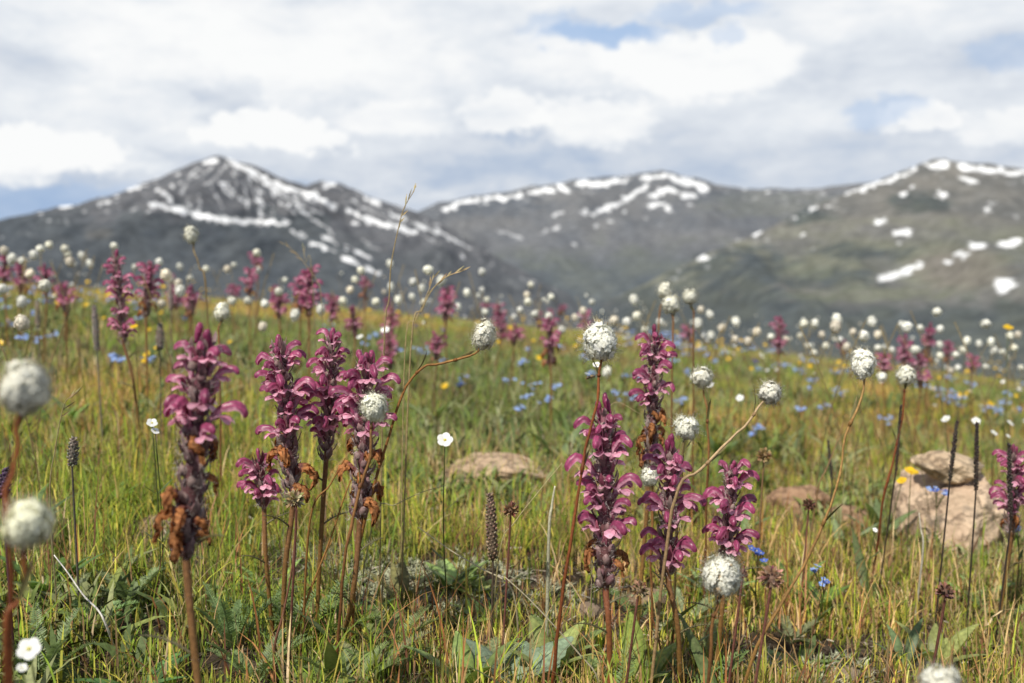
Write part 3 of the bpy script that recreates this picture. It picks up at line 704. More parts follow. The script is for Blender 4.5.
# ------------------------------------------------------------------ lousewort (rose hooded flower spikes)
DARK = np.array([.16, .014, .055]); ROSE = np.array([.40, .088, .195]); PALE = np.array([.78, .47, .58])
def hood_data(kind, seed):
    r_ = np.random.default_rng(seed); mb = MB(); lip = MB()
    j = lambda a: a * (1 + .16 * (r_.random() - .5))
    if kind == 'fresh':
        path = [(0, 0, 0), (.0045, 0, j(.0035)), (.010, 0, j(.0080)), (.016, 0, j(.0108)), (.0213, 0, j(.0105)), (.0252, 0, j(.0080)), (.0272, 0, j(.0045)), (.0274, 0, j(.0018))]
        rad = [.0015, .0018, .0026, .0037, .0045, .0046, .0035, .0014]; hk = .75 + .5 * r_.random(); path = [(x * (1.08 - .1 * hk), 0, z * hk) for x, _, z in path]
    elif kind == 'bud':
        path = [(0, 0, 0), (.0025, 0, .004), (.005, 0, .008), (.0075, 0, .011), (.0098, 0, .0125), (.0115, 0, .0125)]
        rad = [.0014, .0022, .0032, .0036, .003, .0008]
    else:
        q_ = r_.normal(size=(7, 3)) * .0012; path = [(0, 0, 0), (.004, 0, j(.005)), (.0075, 0, j(.0075)), (.0105, 0, j(.0065)), (.0128, .001, .002), (.0125, .002, -.004), (.0105, .002, -.008)]
        path = [tuple(np.array(p_) + q_[i_] * (i_ > 0)) for i_, p_ in enumerate(path)]
        rad = [.0014, .0022, .0034, .0040, .0036, .0024, .0008]
    pts = curve(path, 15); rr = np.interp(np.linspace(0, 1, 15), np.linspace(0, 1, len(rad)), rad)
    tone = .8 + .45 * r_.random()
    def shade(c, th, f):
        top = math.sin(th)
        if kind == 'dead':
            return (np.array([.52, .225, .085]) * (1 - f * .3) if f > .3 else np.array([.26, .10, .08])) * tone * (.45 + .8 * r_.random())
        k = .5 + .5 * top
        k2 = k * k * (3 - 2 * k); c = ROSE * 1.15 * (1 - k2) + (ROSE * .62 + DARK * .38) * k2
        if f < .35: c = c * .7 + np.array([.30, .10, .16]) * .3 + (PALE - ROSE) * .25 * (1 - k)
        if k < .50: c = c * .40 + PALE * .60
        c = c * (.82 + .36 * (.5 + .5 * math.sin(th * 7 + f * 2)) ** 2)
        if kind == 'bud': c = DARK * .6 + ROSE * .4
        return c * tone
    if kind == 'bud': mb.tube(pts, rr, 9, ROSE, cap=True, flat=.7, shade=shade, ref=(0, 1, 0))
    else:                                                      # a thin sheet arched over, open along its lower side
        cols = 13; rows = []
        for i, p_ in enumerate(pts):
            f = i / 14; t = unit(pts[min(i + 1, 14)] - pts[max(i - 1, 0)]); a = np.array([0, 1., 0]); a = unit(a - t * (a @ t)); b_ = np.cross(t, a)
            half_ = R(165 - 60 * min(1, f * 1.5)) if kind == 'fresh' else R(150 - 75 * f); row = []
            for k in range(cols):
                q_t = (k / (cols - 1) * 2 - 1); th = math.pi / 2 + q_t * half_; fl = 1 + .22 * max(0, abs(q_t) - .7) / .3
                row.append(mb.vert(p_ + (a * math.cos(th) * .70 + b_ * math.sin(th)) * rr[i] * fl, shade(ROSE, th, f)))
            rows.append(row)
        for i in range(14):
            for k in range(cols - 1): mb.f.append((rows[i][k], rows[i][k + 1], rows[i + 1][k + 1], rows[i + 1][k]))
    # wrinkle it a little
    P = np.array(mb.v); P += (r_.random(P.shape) - .5) * (.0007 if kind != 'dead' else .0030); mb.v = list(map(tuple, P))
    if kind == 'fresh':
        for a in (-.75, 0, .75):                               # three spreading lower lobes
            l = .0128 if a == 0 else .0112
            d = np.array([math.cos(a) * .85, math.sin(a) * .8, -.62]); b0 = np.array([.009, math.sin(a) * .0015, .004])
            pp = [b0 + d * l * t + np.array([0, 0, .003 * math.sin(t * 2.6)]) for t in (0, .3, .6, .85, 1)]
            lip.leaf(pp, [.0012, .0026, .0046, .0042, .0010], np.cross(d, (0, 0, 1)), (PALE * .4 + ROSE * .6) * tone, (PALE * .8 + ROSE * .2) * tone, fold=.25)
        lip.tube([(.002, 0, .0015), (.006, 0, .003), (.010, 0, .0045)], [.0013, .0018, .0016], 6, (.4, .14, .24), PALE)
    return mb, lip
HOODS = {}
for kind, n in (('fresh', 6), ('bud', 3), ('dead', 4)):
    HOODS[kind] = [hood_data(kind, 100 + i * 7 + len(kind)) for i in range(n)]
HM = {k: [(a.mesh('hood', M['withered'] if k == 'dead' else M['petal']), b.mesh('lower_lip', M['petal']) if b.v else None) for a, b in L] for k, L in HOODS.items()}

def spike_mb(A, T, thick, fresh_from, seed, hairs=True, dens=1.0):
    """woolly axis with upright purple-grey bracts; returns the mesh builder"""
    r_ = np.random.default_rng(seed); mb = MB(); ax = unit(T - A); L = np.linalg.norm(T - A)
    e1 = unit(np.cross(ax, (0.3, 1, .1))); e2 = np.cross(ax, e1)
    ns_ = 10; pts = [A + ax * L * i / ns_ for i in range(ns_ + 1)]
    rad = [thick * .8 * (.45 + .55 * min(1, i / 2)) * (1 - .55 * (i / ns_) ** 2) for i in range(ns_ + 1)]
    mb.tube(pts, rad, 9, (.11, .055, .05), (.16, .055, .075))
    nb = int(L / .0021 * dens)
    for i in range(nb):
        t = (i + r_.random()) / nb; th = i * 2.39996 + r_.random() * .4
        o = e1 * math.cos(th) + e2 * math.sin(th); l = (.011 + .008 * r_.random()) * (1 - .35 * t)
        b0 = A + ax * L * t + o * thick * .8; sp_ = .22 + .5 * r_.random()
        d = unit(ax * 1 + o * sp_); g = r_.random()
        c = np.array([.19, .10, .115]) * (1 - g) + np.array([.31, .235, .215]) * g
        if t > fresh_from and r_.random() < .35: c = np.array([.20, .06, .09]) * (.7 + .6 * g)
        if r_.random() < .25: l *= 1.35; sp_ += .2
        pp = [b0, b0 + d * l * .4 + o * l * .08, b0 + d * l * .75 + o * l * .08, b0 + d * l]
        mb.leaf(pp, [.0014, .0026, .0017, .0002], np.cross(d, o), c * .7, c * 1.2, fold=.35)
    for i in range(10):                                       # pointed tuft at the tip
        th = i * 2.4; o = e1 * math.cos(th) + e2 * math.sin(th); d = unit(ax + o * (.15 + .3 * r_.random())); l = .006 + .011 * r_.random(); b0 = T - ax * .004 + o * .001
        mb.leaf([b0, b0 + d * l * .5, b0 + d * l], [.0016, .0015, .0002], np.cross(d, o), (.13, .055, .07), (.24, .13, .14), fold=.4)
    if hairs:
        for i in range(int(L / .00011 * dens)):
            t = r_.random(); th = r_.random() * 6.283; o = e1 * math.cos(th) + e2 * math.sin(th)
            b0 = A + ax * L * t + o * thick * (.9 + .7 * r_.random()); d = unit(o + r_.normal(size=3) * .7 + ax * .3)
            mb.blade(b0, b0 + d * (.003 + .005 * r_.random()), .00013, np.array([.66, .60, .57]) * (.6 + .6 * r_.random()))
    return mb, ax, e1, e2, L

def florets(A, ax, e1, e2, L, thick, fresh_from, seed, gap=.0172, size=1.0, dead_keep=.5, per=4):
    """positions of every floret: (kind, index, matrix)"""
    r_ = np.random.default_rng(seed); out = []; rows = max(3, int(L * .97 / gap)); th0 = r_.random() * 6
    for r in range(rows):
        t = (r + .55) / rows
        for k in range(per):
            th = th0 + r * .82 + k * 2 * math.pi / per + (r_.random() - .5) * .7
            o = e1 * math.cos(th) + e2 * math.sin(th)
            tt = t + (r_.random() - .5) * 1.1 / rows
            if tt < fresh_from:
                if r_.random() > dead_keep: continue
                kind = 'dead'; s_ = .65 + .65 * r_.random(); up = .1 + .5 * (r_.random() - .3)
            elif tt > .93: kind = 'bud'; s_ = .7 + .3 * r_.random(); up = 1.2
            else: kind = 'fresh'; s_ = (.76 + .32 * r_.random()) * (1 - .28 * max(0, tt - .75) / .25); up = .34 + .5 * max(0, (tt - .5)) + (r_.random() - .5) * .6
            pos = A + ax * L * tt + o * thick * .75
            x = unit(o + ax * up + r_.normal(size=3) * .10); i = int(r_.integers(0, len(HOODS[kind])))
            out.append((kind, i, frame(pos, x, ax + r_.normal(size=3) * .12, s_ * size)))
    return out

def pinnate(mb, base, dirv, L, side, seed, c=(.075, .11, .035), pairs=16, wid=.011, curl=.35):
    r_ = np.random.default_rng(seed); d = unit(dirv); side = unit(side); nn = np.cross(side, d)
    if nn[2] < 0: nn = -nn
    pts = [base + d * L * t - nn * 0 + np.array([0, 0, 1.]) * L * curl * (t * .6 - t * t) for t in np.linspace(0, 1, 9)]
    c = np.asarray(c) * 1.9; mb.tube(pts, np.linspace(.0011, .0004, 9), 5, c * 1.2, c)
    for i in range(pairs):
        t = .18 + .8 * i / pairs; k = t * 8; a = int(k); f = k - a; b0 = pts[a] * (1 - f) + pts[min(8, a + 1)] * f
        w_ = wid * (math.sin(math.pi * (.12 + .85 * t)) ** .7)
        for s_ in (-1, 1):
            dd = unit(side * s_ + d * .45 + nn * (.35 + .3 * (r_.random() - .5))); l = w_ * (.8 + .4 * r_.random())
            cc = c * (.75 + .6 * r_.random())
            mb.leaf([b0, b0 + dd * l * .5, b0 + dd * l], [l * .07, l * .13, l * .02], d, cc * .85, cc * 1.15, fold=.3)

def lousewort(label, top, bot, base_u, d, dbase=None, fresh_from=.3, seed=1, thick=.0055, size=1.0, gap=.0172, dead_keep=.5, via=None, leaves=3, detail=True, stemc=((.23, .13, .035), (.19, .085, .045)), per=5, group='rose flower spikes in the foreground', name='lousewort'):
    T = pt(*top, d); A = pt(*bot, d); Bz = base_under(base_u, dbase or d)
    e = thing(name, label, 'flower', Bz, group)
    T = T - Bz; A = A - Bz
    ctrl = [np.array([0, 0, -.01])] + ([pt(via[0], via[1], d) - Bz] if via else []) + [A, A * .6 + T * .4]
    pts = curve(ctrl, 20); k = len(ctrl) - 1
    pts = pts[:int(20 * (1 - .55 / k))] + [A + (T - A) * .1]
    mb = MB(); sides = 8
    mb.tube(pts, np.linspace(.0022, .0029, len(pts)) * (thick / .0055) ** .2, sides, *stemc)
    r_ = np.random.default_rng(seed + 5)
    for i in range(260 if detail else 0):
        q = pts[int(r_.integers(2, len(pts)))]; o = r_.normal(size=3); o[2] *= .3; o = unit(o)
        mb.blade(q + o * .003, q + o * (.004 + .003 * r_.random()), .0001, (.42, .34, .28))
    obj('stem', mb.mesh('stem', M['stem']), e)
    sm, ax, e1, e2, L = spike_mb(A, T, thick, fresh_from, seed, detail)
    FL = florets(A, ax, e1, e2, L, thick, fresh_from, seed + 1, gap, size, dead_keep, per)
    rc = np.random.default_rng(seed + 9); nc = int(L / .0185 * 5)
    for i in range(nc):                                       # swollen woolly calyces round the axis
        t = (i + .5) / nc; th = i * 2.39996; o = e1 * math.cos(th) + e2 * math.sin(th); d_ = unit(ax + o * (.45 + .3 * rc.random())); b0 = A + ax * L * (t * .96) + o * thick * .45
        l = .0115 * (1 - .4 * t) * (.8 + .4 * rc.random()); g = rc.random(); c = (np.array([.17, .085, .095]) * (1 - g) + np.array([.29, .21, .19]) * g)
        sm.tube([b0, b0 + d_ * l * .3, b0 + d_ * l * .7, b0 + d_ * l], [.0012, .0027 * thick / .0055, .0024 * thick / .0055, .0005], 7, c * .8, c * 1.1)
    if detail:
        obj('flower_spike', sm.mesh('flower_spike', M['stem']), e)
        for kind, i, m4 in FL:
            hm, lm = HM[kind][i]
            f = obj('withered_flower' if kind == 'dead' else 'bud' if kind == 'bud' else 'flower', hm, e, matrix=m4)
            if lm: obj('lower_lip', lm, f)
    else:
        obj('flower_spike', sm.mesh('flower_spike', M['stem']), e)
        fm = MB()
        for kind, i, m4 in FL:
            for q in HOODS[kind][i]:
                if q.v: fm.merge(q.v, q.f, q.c, m4)
        obj('blossoms', fm.mesh('blossoms', M['petal']), e)
    for i in range(leaves):
        th = seed * 1.7 + i * 2.1; lm = MB(); dv = np.array([math.cos(th), math.sin(th), .55 + .5 * r_.random()])
        pinnate(lm, np.array([0, 0, .004]), dv, .06 + .04 * r_.random(), np.array([-math.sin(th), math.cos(th), 0]), seed + i)
        obj('leaf', lm.mesh('leaf', M['leaf']), e)
    if detail:                                                # one or two small stem leaves
        for i in range(2):
            q = pts[6 + 4 * i]; th = seed + i * 2.6; lm = MB(); dv = np.array([math.cos(th), math.sin(th) * .6, .5])
            pinnate(lm, q, dv, .03 + .015 * r_.random(), np.array([-math.sin(th), math.cos(th), .1]), seed + 20 + i, (.085, .075, .04), 10, .005)
            obj('leaf', lm.mesh('leaf', M['leaf']), e)
    return e

lousewort('large blurred rose flower spike nearest the left, its lower half withered orange', (203, 345), (186, 560), 205, .70, .66, .52, 3, .0080, .95, dead_keep=.6)
lousewort('tall rose flower spike left of a trio behind the small low spike', (281, 348), (293, 500), 276, 1.0, None, .38, 8, .0068, 1.05, dead_keep=.22, via=(285, 570))
lousewort('dark rose flower spike in the middle of the left trio', (333, 340), (326, 462), 310, 1.04, None, .12, 13, .0048, .95, via=(322, 520), dead_keep=.3)
lousewort('rose flower spike behind the white bistort head, withered below', (369, 362), (360, 520), 335, 1.0, 1.05, .50, 17, .0082, 1.1, dead_keep=.35, via=(352, 600))
lousewort('short rose flower spike low at the left foot of the trio', (259, 462), (264, 508), 268, 1.05, None, 0, 23, .0042, .85, via=(266, 560))
lousewort('large crimson flower spike on a thick red brown stem at centre', (604, 415), (606, 590), 614, .90, None, .25, 29, .0080, 1.05, dead_keep=.35, via=(609, 630), stemc=((.26, .10, .03), (.20, .07, .045)))
lousewort('tall dark crimson flower spike behind the central ones with brown lower flowers', (655, 338), (650, 470), 640, 1.18, None, .46, 31, .0060, 1.0, dead_keep=.6)
lousewort('pink flower spike right of the thick central stem, crossed by a pale stem', (670, 452), (668, 578), 686, .97, None, .08, 37, .0058, 1.05, dead_keep=.5, via=(678, 630))
lousewort('small pink flower spike at the right end of the central cluster', (732, 470), (728, 562), 720, 1.0, None, .05, 41, .0052, 1.0, via=(722, 610))
lousewort('rose flower spike cut by the right edge beside the dark thin spikes', (1014, 452), (1012, 535), 1008, 1.3, None, .2, 43, .0050, .95)
lousewort('slender crimson flower spike standing tall in the left mid meadow', (116, 256), (124, 345), 140, 1.75, None, .0, 47, .0045, .95, gap=.022, per=4, via=(134, 385))
lousewort('dull rose flower spike just right of the slender crimson spike', (150, 266), (146, 318), 146, 2.2, None, .3, 53, .006, 1.15)
BACK = [(45, 270, 2.8, .075), (5, 256, 3.2, .09), (22, 268, 3.4, .09), (65, 290, 2.6, .07), (62, 286, 3.4, .08), (192, 290, 3.0, .08), (188, 300, 3.5, .06), (250, 272, 3.3, .08), (311, 270, 2.3, .11), (300, 280, 3, .09), (332, 296, 3.0, .08), (353, 310, 2.8, .08), (366, 280, 3.6, .07), (448, 289, 3.0, .10), (515, 330, 3.3, .05),
        (549, 322, 2.5, .11), (503, 328, 4.5, .06), (585, 312, 4.2, .08), (688, 328, 4.0, .06), (780, 322, 3.0, .10), (905, 340, 3.2, .10), (930, 328, 3.3, .12), (885, 355, 3.0, .07), (948, 345, 3.6, .06), (235, 288, 3.6, .06), (392, 312, 3.2, .07), (255, 255, 4, .06)]
rb = np.random.default_rng(5)
while len(BACK) < 46:
    d = 2.6 + 4.5 * rb.random(); x = d * (.5 - 1.0 * rb.random() ** .8)
    P = np.array([x, d, float(gz(x, d)) + .17 + .12 * rb.random()]); u, v, dd = proj(P[None])
    if not (440 < u[0] < 720 and d < 3.5): BACK.append((u[0], v[0], dd[0], .05 + .06 * rb.random()))
where = lambda u: 'below the snowy left peak' if u < 360 else 'below the far middle range' if u < 700 else 'below the green right slope'
for i, (u, v, d, L) in enumerate(BACK):
    lp = L * F / d
    lousewort('blurred rose flower spike far back in meadow ' + where(u), (u, v), (u + (rng.random() - .5) * 6, v + lp), u + (rng.random() - .5) * 10, d, None, .15 if i % 3 else .4, 200 + i * 3, .0052, 1.1, gap=.02, leaves=1, detail=False, group='blurred rose spikes ' + where(u))

# ------------------------------------------------------------------ bistort (white bottle-brush heads)
def head_mb(rx, rz, n, seed, stamens=4, petals=5, tone=(.80, .79, .70), fl=.0030, bare=0.):
    r_ = np.random.default_rng(seed); mb = MB(); tone = np.asarray(tone)
    def cf(q): return np.array([.90, .89, .78]) * (.95 + .05 * q[2])
    mb.blob((0, 0, 0), rx * .82, rx * .82, rz * .86, (.5, .5, .35), 8, 12, cfun=cf)
    near_h = n > 100; n = int(n * (1.25 if near_h else 1.5)); fl = fl * (1.0 if near_h else .9); ph_ = r_.random(6) * 6.28; nN0 = len(mb.v)
    for i in range(n):
        zz = 1 - 2 * (i + .5) / n; th = i * 2.39996 + r_.random() * .5; rr = math.sqrt(max(0, 1 - zz * zz)) ** .8
        q = np.array([math.cos(th) * rr * rx, math.sin(th) * rr * rx, zz * rz]); nrm = unit([q[0] / rx ** 2, q[1] / rx ** 2, q[2] / rz ** 2 + .15 / rz])
        lump = 1 + .06 * math.sin(2 * th + 3 * zz + ph_[0]) + .06 * math.sin(3 * th - 5 * zz + ph_[1]) + .05 * math.sin(5 * th + 7 * zz + ph_[2])
        if math.sin(4 * th + 6 * zz + ph_[3]) + math.sin(7 * th - 9 * zz + ph_[4]) > 1.8 and r_.random() < .35 and not near_h: continue
        q = q * lump * (1 - .10 * max(0, -zz)); c0 = q * ((.72 + .34 * r_.random() ** 1.3) if near_h else (.80 + .20 * r_.random())); a = unit(np.cross(nrm, r_.normal(size=3))); b_ = np.cross(nrm, a); s_ = fl * (.65 + .7 * r_.random())
        nrm = unit(nrm + r_.normal(size=3) * .2); t_ = np.clip(tone * 1.18 * (.94 + .12 * r_.random()), 0, .96)
        if r_.random() < bare: t_ = t_ * np.array([.8, .62, .45])
        for k in range(petals):
            p = k * 2 * math.pi / petals + r_.random() * .4; dd = a * math.cos(p) + b_ * math.sin(p); sd = np.cross(nrm, dd) * s_ * .42
            i0 = mb.vert(c0 + nrm * s_ * .28, t_ * .95); i1 = mb.vert(c0 + dd * s_ * .55 + nrm * s_ * .42 - sd, t_); i3 = mb.vert(c0 + dd * s_ * .55 + nrm * s_ * .42 + sd, t_); i2 = mb.vert(c0 + dd * s_ * .95 + nrm * s_ * (.42 + .3 * r_.random()), t_ * 1.05)
            mb.f.append((i0, i3, i2, i1) if np.cross(np.array(mb.v[i1]) - c0, np.array(mb.v[i2]) - c0) @ nrm < 0 else (i0, i1, i2, i3))
        for k in range(stamens):
            dd = unit(nrm + r_.normal(size=3) * .5); l = s_ * (1.4 + 1.5 * r_.random()); tip = c0 + dd * l
            mb.blade(c0 + dd * s_ * .4, tip, s_ * (.042 if near_h else .05), tone * 1.12)
            if near_h:
                mb.blade(tip - dd * s_ * .1, tip + dd * s_ * .12, s_ * .12, np.array([.62, .58, .45]))
    mb.rad = np.array([rx, rx, rz]); return mb
def head_mesh(h):
    me = h.mesh('flower_head', M['white']); P = np.array(h.v); N = P / h.rad ** 2; N = N / (np.linalg.norm(N, axis=1, keepdims=True) + 1e-9)
    set_normals(me, N + rng.normal(0, .22, N.shape)); return me
def bistort(label, c, wpx, hpx, d, path, group=None, n=230, seed=1, tone=(.80, .79, .70), stemc=((.22, .09, .035), (.30, .17, .06)), tilt=0., leaf=True, bare=0., dbase=None, rad=.0013):
    """c: head centre; path: pixels of the stem from just under the head downwards; the last u gives the base"""
    Cw = pt(*c, d); Bz = base_under(path[-1][0], dbase or d)
    e = thing('bistort', label, 'flower', Bz, group)
    rx = wpx / 2 * d / F * .84; rz = hpx / 2 * d / F * .87
    ctrl = [np.array([0, 0, -.01])]
    m_ = len(path)
    for i in range(m_ - 2 if path[-1][1] is None else m_ - 1, -1, -1):
        f = i / m_; ctrl.append(pt(path[i][0], path[i][1], d * (1 - f) + (dbase or d) * f) - Bz)
    end = Cw - Bz; last = ctrl[-1]; ctrl.append(end * .8 + last * .2)
    mb = MB(); pts = curve(ctrl, 26); rk_ = np.random.default_rng(seed + 60); kk = rk_.normal(0, .0009, (26, 3)); kk = (kk + np.roll(kk, 1, 0) + np.roll(kk, 2, 0)) / 2; pts = [p_ + kk[i] * (0 < i < 24) for i, p_ in enumerate(pts)]
    cs = lambda c, th, f: c * (.72 + .5 * vnoise(f * 14 + seed, th * .6, 3)) * (1 - .25 * (f < .3))
    mb.tube(pts, np.linspace(rad * 1.25, rad * .75, 26) * (1 + .12 * rk_.normal(size=26)), 7, *stemc, shade=cs)
    if leaf:
        for f in (.45, .7):
            q = pts[int(26 * f)]; t_ = unit(pts[int(26 * f) + 1] - q); o = unit(rk_.normal(size=3) * np.array([1, 1, .1])); l = .02 + .012 * rk_.random(); dd = unit(t_ + o * .35)
            mb.leaf([q, q + dd * l * .4, q + dd * l * .8 + o * l * .1, q + dd * l + o * l * .2], [.0012, .0019, .0013, .0002], np.cross(dd, o), (.13, .13, .05), (.20, .16, .07), fold=.5)
    for f in (.45, .7):                                       # swollen nodes
        k = int(26 * f); mb.tube([pts[k] * .7 + pts[k - 1] * .3, pts[k], pts[k] * .7 + pts[min(25, k + 1)] * .3], [rad, rad * 1.5, rad], 7, np.asarray(stemc[0]) * .8)
    obj('stem', mb.mesh('stem', M['stem']), e)
    h = head_mb(rx, rz, n, seed, tone=tone, fl=max(.0028, rx * .30), bare=bare)
    ax = unit(unit(end - last) + np.array([0, 0, .8])) if tilt == 0 else unit([tilt, 0, 1])
    obj('flower_head', head_mesh(h), e, matrix=frame(end, np.cross((0, 1, .1), ax), ax))
    if leaf:
        lm = MB(); r_ = np.random.default_rng(seed); th = r_.random() * 6; L = .05 + .05 * r_.random(); dv = np.array([math.cos(th) * .6, math.sin(th) * .6, 1.])
        pp = [np.array([0, 0, 0]) + dv * L * t + np.array([math.cos(th), math.sin(th), -.3]) * L * .35 * t * t for t in np.linspace(0, 1, 8)]
        lm.leaf(pp, [.001, .003, .006, .0075, .007, .0055, .003, .0003], np.array([-math.sin(th), math.cos(th), 0]), (.075, .12, .03), (.095, .135, .04), fold=.3, midc=(.14, .17, .07))
        obj('leaf', lm.mesh('leaf', M['leaf']), e)
    return e
GW = 'near white bistort flowers'
RED = ((.20, .055, .02), (.30, .10, .03))
bistort('large blurred white bistort head at the left edge, upper of two', (25, 389), 45, 54, .5, [(20, 420), (14, 470), (6, 560), (-5, None)], GW, 240, 26, stemc=RED)
bistort('large blurred cream bistort head near the left edge, lower of two', (28, 524), 43, 48, .5, [(26, 550), (20, 600), (5, 660), (-10, None)], GW, 240, 2, (.78, .78, .62), stemc=RED)
bistort('white bistort head cut by the bottom edge at right', (940, 686), 38, 36, .6, [(940, 710), (938, 760), (935, None)], GW, 200, 3)
bistort('fluffy white bistort head low right of the central spikes', (722, 577), 38, 40, .8, [(718, 600), (712, 640), (705, None)], GW, 230, 4, bare=.05)
bistort('round white bistort head in front of the withered rose spike', (374, 408), 27, 29, .93, [(372, 425), (366, 470), (345, 560), (330, None)], GW, 220, 5, (.8, .8, .68))
bistort('egg shaped white bistort on a bent orange stem, above the meadow middle', (484, 336), 22, 31, 1.0, [(478, 351), (460, 358), (440, 365), (424, 366), (408, 382), (392, 425), (360, 540), (345, None)], GW, 260, 6, (.8, .78, .68), stemc=((.26, .11, .03), (.33, .17, .05)))
bistort('ragged white bistort head above the large crimson spike', (600, 343), 34, 38, .88, [(600, 366), (597, 400), (578, 490), (556, 640), (548, None)], GW, 170, 7, (.82, .82, .74), stemc=RED)
bistort('pointed white bistort on the long curved orange stem at right', (863, 364), 24, 33, .92, [(864, 381), (859, 405), (845, 440), (839, 475), (826, 520), (806, 562), (780, 605), (755, 650), (735, None)], GW, 190, 8, (.82, .81, .74), stemc=((.30, .16, .05), (.36, .22, .08)))
bistort('round white bistort leaning right on a pale slanted stem', (770, 393), 22, 22, .93, [(762, 402), (738, 434), (700, 470), (672, 510), (650, None)], GW, 200, 9, (.8, .78, .7), stemc=((.34, .22, .11), (.46, .34, .2)))
bistort('spiky white bistort head just above the right pink spike', (686, 428), 25, 23, 1.08, [(684, 442), (680, 480), (676, None)], GW, 150, 10, (.82, .82, .72), stemc=((.14, .10, .03), (.17, .13, .05)))
bistort('white bistort head right of the tall dark crimson spike', (702, 378), 21, 20, 1.25, [(704, 392), (708, 450), (708, None)], GW, 190, 11)
bistort('white bistort head on a reddish stem left of the boulder', (906, 376), 18, 20, 1.35, [(905, 388), (900, 430), (884, 500), (876, None)], GW, 190, 12, stemc=RED)
bistort('small white bistort peeping out between the central spikes', (650, 477), 17, 20, 1.12, [(652, 490), (655, None)], GW, 140, 13)
bistort('lone oblong white bistort standing tallest before the dark left mountain', (191, 235), 13, 19, 1.75, [(193, 246), (199, 268), (206, 292), (212, None)], GW, 170, 14, stemc=((.25, .16, .06), (.3, .22, .1)))
bistort('white bistort in front of its two companions above the crimson spike', (671, 305), 18, 19, 1.55, [(672, 316), (673, 340), (672, None)], GW, 170, 15)
bistort('upper left white bistort of the three above the crimson spike', (665, 291), 14, 18, 1.75, [(664, 302), (658, 330), (655, None)], GW, 150, 16)
bistort('right white bistort of the three above the crimson spike', (690, 297), 15, 15, 1.7, [(691, 306), (694, 335), (696, None)], GW, 150, 17)
bistort('white bistort behind the tops of the left spikes', (222, 312), 15, 19, 1.5, [(220, 324), (219, 350), (218, None)], GW, 170, 18)

# far bistorts: copies of a few prototypes
PROTO = []
for i in range(5):
    st = MB(); lx, ly = np.clip(rng.normal(0, .07, 2), -.12, .12); pts = [np.array([lx * t * t, ly * t * t, t]) for t in np.linspace(0, 1, 7)]
    st.tube(pts, .0010, 5, (.12, .08, .03), (.20, .15, .06))
    hd = head_mb(.0105, .0105 * (1 + .1 * i), 80, 70 + i, stamens=2, petals=4, fl=.0038, tone=((.84, .83, .75), (.84, .81, .71), (.85, .85, .79), (.78, .72, .62), (.83, .83, .76))[i])
    PROTO.append((st.mesh('stem', M['stem']), head_mesh(hd), np.array([lx, ly, 1.])))
def far_bistort(u, v, px, d=None, P=None, hh=None):
    i = int(rng.integers(0, 5)); sm, hm, off = PROTO[i]
    if P is None:
        d = d or np.clip(.0225 * F / px, 1.3, 9)
        for it in range(40):                                   # keep the stem a believable length
            T = pt(u, v, d); hgt = T[2] - float(gz(T[0], T[1]))
            if hgt > .42: d *= .95
            elif hgt < .13: d *= 1.05
            else: break
        hgt = max(hgt, .08); s_ = px * d / F / .0275
    else:
        T = np.array([P[0], P[1], float(gz(*P)) + hh]); hgt = hh; s_ = .42 + .5 * rng.random(); u = proj(T[None])[0][0]; d = T[1]
    B = gp(T[0] - off[0] * hgt, T[1] - off[1] * hgt); hgt = T[2] - B[2]
    far = d > 4.5
    lab = ('tiny out of focus white bistort on the far crest ' if far else 'small soft white bistort in mid meadow ') + where(u)
    e = thing('bistort', lab, 'flower', B, ('tiny bistorts on the crest ' if far else 'soft bistorts in mid meadow ') + where(u))
    a = obj('stem', sm, e); a.scale = (1, 1, hgt)
    if far: a.scale = (1.15, 1.15, hgt)
    a = obj('flower_head', hm, e, loc=(off[0] * hgt, off[1] * hgt, hgt)); a.scale = (s_, s_, s_); a.rotation_euler = (rng.normal(0, .2), rng.normal(0, .2), rng.random() * 6)
